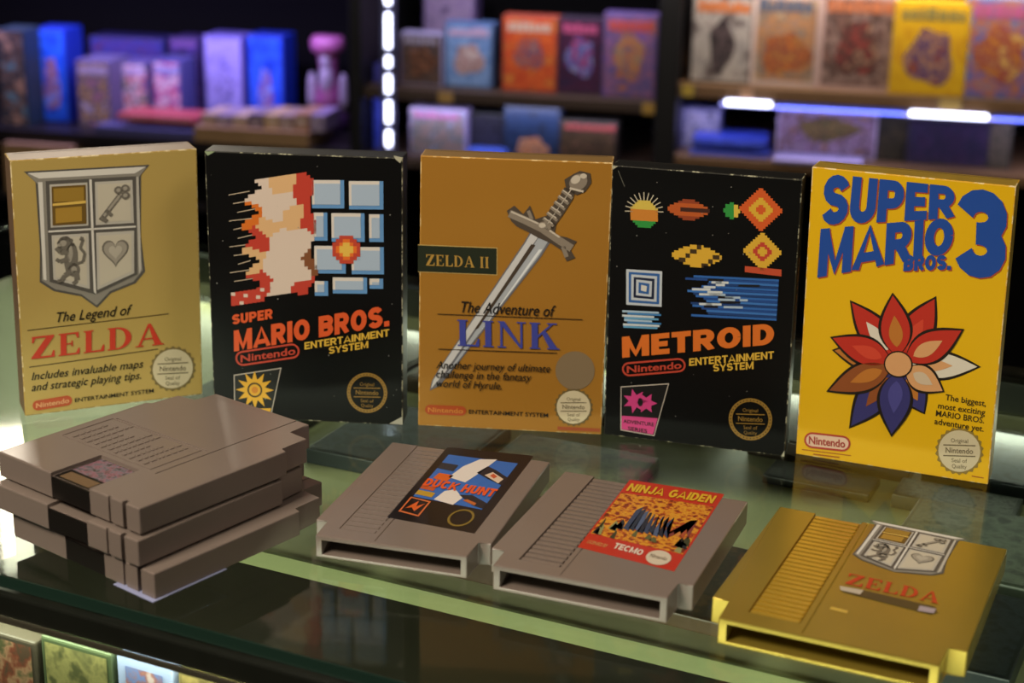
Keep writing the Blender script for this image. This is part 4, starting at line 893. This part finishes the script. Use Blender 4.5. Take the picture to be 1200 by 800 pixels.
def cartridge(q, dims, label, shell_m, ridge_m, nn=.075, ridge_depth=.0014, nridge=22, nlen=.135):
    x, y, yaw = q; w, l, t = dims
    root = empty('game_cartridge', (x, y, ZC), yaw, label, 'cartridge', 'cartridges lying on the counter')
    i, s = nn * w, nlen * l
    out = [(i, 0), (w - i, 0), (w - i, s), (w, s), (w, l), (0, l), (0, s), (i, s)]
    ch0, ch1 = .165 * w, .375 * w
    shell = carve('shell', prism(out, 0, t, .0007), [(i + .035 * w, w - i - .035 * w, -.01, .060, t * .14, t * .80), (ch0, ch1, .085 * l, l + .01, t - ridge_depth, t + .01), (.40 * w, .405 * w, .02 * l, l * .99, t - .0005, t + .01)], shell_m, root)
    box('connector', i + .036 * w, w - i - .036 * w, .045, .0595, t * .14, t * .80, cav_shade, shell)
    p = (l * .90) / nridge; me = None
    for k in range(nridge):
        y0 = .088 * l + k * p
        if me is None: o = box('ridge', ch0 + .001, ch1 - .001, 0, p * .58, t - ridge_depth, t - .0001, ridge_m, shell, .0002); me = o.data
        else: o = link('ridge', me, shell)
        o.location = (0, y0, 0)
    c, s_ = math.cos(yaw), math.sin(yaw)
    def to3d(px, py, off):
        g = on_z(px, py, ZC + t); dx, dy = g.x - x, g.y - y
        return (c * dx + s_ * dy, -s_ * dx + c * dy, t + off + .00005)
    return root, to3d
def label_sheet(P, quad, m, root):
    b = [P(*q, .00004) for q in quad]; 
    return mesh_from('label_sheet', b, [(0, 1, 2, 3)], m, root)

# grey cartridge, black and blue label
ra, PA = cartridge((-.11323, .81912, -.27634), (.1027, .1434, .0131), 'grey cartridge with a black and blue label, next to the cartridge stack', grey_pl, grey_pl, ridge_depth=.0006)
qa = [(453.5, 606), (556, 625), (626, 534), (524, 524)]
la = label_sheet(PA, qa, ink('#100d10', .3), ra)
ha = homography([(0, 0), (1, 0), (1, 1), (0, 1)], qa)
pr = Print(PA); g = lambda a, b: ha(a, b)
def gp(pr, pts, c, l): pr.poly([g(*p) for p in pts], ink(c, .3), l)
gp(pr, [(.09, .30), (.90, .27), (.90, .88), (.09, .90)], '#2a62b0', 1)
for pts, c, l in [([(.30, .60), (.52, .56), (.60, .72), (.66, .90), (.48, .88), (.36, .76)], '#d8cfc8', 2), ([(.56, .70), (.72, .64), (.92, .58), (.92, .68), (.74, .76), (.62, .80)], '#1c1a22', 2), ([(.66, .68), (.86, .60), (.88, .66), (.72, .73)], '#d0b8a0', 3), ([(.72, .68), (.78, .65), (.80, .68), (.74, .71)], '#c0502a', 4),
                  ([(.14, .56), (.32, .54), (.34, .63), (.16, .64)], '#cc5a1e', 2), ([(.09, .70), (.30, .68), (.30, .77), (.09, .78)], '#1e2430', 2),
                  ([(.34, .30), (.58, .27), (.62, .37), (.48, .46), (.38, .42)], '#d8cfc8', 2), ([(.56, .40), (.78, .30), (.90, .28), (.90, .35), (.70, .42)], '#1c1a22', 2), ([(.64, .34), (.80, .30), (.80, .33), (.68, .36)], '#b5602a', 3), ([(.09, .33), (.30, .32), (.30, .38), (.09, .39)], '#b08a2a', 2), ([(.09, .41), (.26, .40), (.26, .45), (.09, .46)], '#b5502a', 2)]: gp(pr, pts, c, l)
pr.build('label_picture', la, 'abstract patches of blue, white and black')
pr = Print(PA); pr.quadtext(block_polys('DUCK HUNT', .24), g(.09, .445), g(.91, .425), g(.09, .545), g(.91, .525), ink('#d8521c', .3), 5, 1.0); pr.build('title_lettering', la, 'orange title')
pr = Print(PA); gp(pr, [(.07, .09), (.33, .07), (.33, .27), (.07, .29)], '#c86a3a', 2); gp(pr, [(.09, .105), (.31, .085), (.31, .255), (.09, .275)], '#1a0e0c', 3); gp(pr, [(.12, .14), (.2, .25), (.22, .18), (.29, .23), (.24, .12), (.18, .16)], '#cc5a1e', 4); pr.build('series_badge', la)
pr = Print(PA); cc = g(.76, .14)
n = 26
for k in range(n):
    a0, a1 = 2 * math.pi * k / n, 2 * math.pi * (k + 1) / n; f = lambda a, r: g(.76 + .13 * r * math.cos(a), .14 + .105 * r * math.sin(a))
    pr.poly([f(a0, 1), f(a1, 1), f(a1, .82), f(a0, .82)], ink('#7a6428', .3), 2)
pr.build('quality_seal', la)

# grey cartridge, red label
rb, PB = cartridge((-.01562, .78433, -.36966), (.1125, .1361, .0146), 'grey ridged cartridge with a red and yellow label', grey_pl, grey_pl, ridge_depth=.0016)
qb = [(677, 641), (790, 669.5), (849, 579), (738, 562)]
lb_ = label_sheet(PB, qb, ink('#b53020', .3), rb)
hb = homography([(0, 0), (1, 0), (1, 1), (0, 1)], qb); g = lambda a, b: hb(a, b)
pr = Print(PB)
lm = cover_mat('flame_print', ['#6a2a14', '#b5521c', '#d09a2a', '#c87a24', '#7a2a1a'], 18, 3, h=.06)
pr.poly([g(*p) for p in [(.02, .20), (.98, .20), (.98, .82), (.02, .80)]], lm, 1)
rr = random.Random(21)
for k in range(16):                                   # plain shards thrown up from a dark bank
    a = rr.uniform(.03, .9); b0 = rr.uniform(.2, .34); ww = rr.uniform(.03, .10); hh = rr.uniform(.05, .14)
    gp(pr, [(a, b0), (a + ww, b0 - .01), (a + ww * .7, b0 + hh * .7), (a + ww * .3, b0 + hh)], rr.choice(['#3a3c22', '#5a5a34', '#20201a', '#8a8a5a', '#1c2228', '#8a5a20']), 2)
for k in range(9):
    a = .3 + .05 * k; gp(pr, [(a, .34 + .02 * (k % 3)), (a + .07, .33), (a + .05 - .01 * k, .66 - .02 * k), (a + .0, .60)], ['#33405a', '#26303f', '#4a5a78', '#1e2430'][k % 4], 3)
for k in range(5): gp(pr, [(.68 + .05 * k, .36 + .03 * k), (.74 + .05 * k, .37), (.92, .62), (.86, .60)], ['#a04a2a', '#7a3a34', '#c07a3a'][k % 3], 2)
pr.build('label_picture', lb_, 'abstract orange burst with slate shards')
pr = Print(PB); pr.quadtext(block_polys('NINJA GAIDEN', .22), g(.05, .83), g(.95, .85), g(.05, .945), g(.95, .955), ink('#d0a82a', .3), 4, 1.0); pr.build('title_lettering', lb_, 'yellow title')
pr = Print(PB); pr.quadtext(block_polys('TECMO', .22), g(.34, .085), g(.64, .075), g(.34, .155), g(.64, .145), ink('#d8c8b8', .3), 3, 1.0)
pr.quadtext(text_polys('LICENSED BY', .0), g(.06, .07), g(.28, .07), g(.06, .11), g(.28, .11), ink('#d0a060', .3), 3, CAPH); pr.build('maker_lettering', lb_)
pr = Print(PB); pr.poly([g(.80 + .115 * math.cos(2 * math.pi * k / 24), .10 + .085 * math.sin(2 * math.pi * k / 24)) for k in range(24)], ink('#c9bda8', .3), 3); pr.quadtext(text_polys('Nintendo', .01), g(.72, .085), g(.88, .085), g(.72, .125), g(.88, .125), ink('#7a6a58', .3), 4, CAPH); pr.build('quality_seal', lb_)

# gold cartridge
rc, PC = cartridge((.09614, .73109, -.41982), (.1276, .1473, .0142), 'metallic gold cartridge with a silver shield on its face', gold_pl, gold_glint, ridge_depth=.0016, nridge=26)
pr = Print(PC); hc = homography([(0, 0), (1, 0), (1, 1), (0, 1)], [(1019, 609), (1134, 632), (1104, 690), (977, 659)])
shield(pr, lambda a, b: hc(a, min(b, .93) * .98)); pr.build('shield_emblem', rc, 'printed silver shield')
pr = Print(PC); pr.text('ZELDA', (990, 684), (1100, 708), 12, ink('#b53a1c', .35), 3, serif=True, lean=5); pr.build('title_lettering', rc, 'red serif title')
pr = Print(PC); pr.poly([(984, 687), (1000, 689), (1096, 711), (1099, 718), (1090, 720), (988, 694)], ink('#4a3f22', .3), 2); pr.poly([(984, 687), (1012, 692), (1008, 697), (985, 692)], ink('#b8ae9c', .3), 3); pr.poly([(1078, 710), (1097, 714), (1094, 719), (1075, 716)], ink('#a296a0', .3), 3)
pr.poly([(974, 711), (994, 716), (992, 719), (972, 714)], ink('#c9a848', .3), 2); pr.build('label_strip', rc, 'dark strip with silver ends')

# ------------------------------------------------------------------ the stack of three cartridges, backs up
ST, SG = .0150, .0163
SL, SWD = .143, .121
def stack_cart(near_px, z0, ang, label, top):
    p = on_z(near_px[0], near_px[1], ZC + z0)
    root = empty('game_cartridge', (p.x, p.y, ZC + z0), ang, label, 'cartridge', 'cartridges in the stack')
    # local x = along the length away from the end label, y = across the width to the left
    a1, a2 = .105, .126
    out = [(0, 0), (a1, 0), (a1, .005), (a2, .005), (a2, .020), (SL, .020), (SL, SWD - .020), (a2, SWD - .020), (a2, SWD - .005), (a1, SWD - .005), (a1, SWD), (0, SWD)]
    carve('shell', prism(out, 0, ST, .0008), [(-.01, .0035, .0105, .0135, -.01, ST + .01), (-.01, .0012, .0225, .025, -.01, ST + .01),
          (-.01, .0015, .0405, .0735, -.01, ST + .01), (.0012, .034, .0405, .0735, ST - .0022, ST + .01),
          (.036, SL + .01, .0295, .0303, ST - .0010, ST + .01), (.075, .0765, .034, .112, ST - .0008, ST + .01)], grey_pl, root)
    dk = ink('#16120f', .35)
    box('end_label', .0002, .0014, .0408, .0732, .0008, ST - .0024, dk, root)
    if top:
        mesh_from('label_flap', [(.0015, .041, ST - .0021), (.0335, .041, ST - .0021), (.0335, .073, ST - .0021), (.0015, .073, ST - .0021)], [(0, 1, 2, 3)], dk, root)
        m = cover_mat('flap_print', ['#5a4a48', '#8a5a66', '#6a6a72', '#40342e'], 30, 8, h=.05)
        mesh_from('flap_picture', [(.013, .042, ST - .0020), (.033, .042, ST - .0020), (.033, .072, ST - .0020), (.013, .072, ST - .0020)], [(0, 1, 2, 3)], m, root)
        mesh_from('flap_window', [(.003, .045, ST - .0020), (.011, .045, ST - .0020), (.011, .070, ST - .0020), (.003, .070, ST - .0020)], [(0, 1, 2, 3)], ink('#6a543c', .4), root)
        bm = bmesh.new(); rn = random.Random(2)                       # moulded notice: rows of raised dashes
        for k in range(11):
            y = .044 + k * .0062; x = .040 + .001 * (k % 2)
            while x < .072 - (k % 4) * .004:
                ww = rn.uniform(.0015, .004); bm_box(bm, x, x + ww, y, y + .0022, ST - .0002, ST + .0005); x += ww + .0011
        bm_obj('moulded_notice', bm, grey_pl, root)
        bm = bmesh.new()
        for (x0, x1, y0, y1) in ((.0375, .0382, .036, .114), (.0735, .0742, .036, .114), (.0382, .0735, .036, .0367), (.0382, .0735, .1133, .114)): bm_box(bm, x0, x1, y0, y1, ST - .0002, ST + .0004)
        bm_obj('notice_border', bm, grey_pl, root)
    return root
A_ST = math.radians(52)
stack_cart((182, 703), 0, A_ST, 'grey cartridge at the bottom of the stack of three', False)
stack_cart((163, 665), SG, A_ST + .02, 'grey cartridge in the middle of the stack of three', False)
stack_cart((164.5, 627), SG * 2, A_ST, 'grey cartridge on top of the stack, back side up with a moulded notice', True)
# paper slip under the stack
p = on_z(178, 704, ZC); slip = box('paper_slip', -.001, .05, -.002, .03, 0, .0004, ink('#8f94b8', .6)); slip.location = (p.x, p.y, ZC); slip.rotation_euler = (0, 0, A_ST)
tag(slip, 'small white-blue paper slip peeking out from under the cartridge stack', 'paper slip')
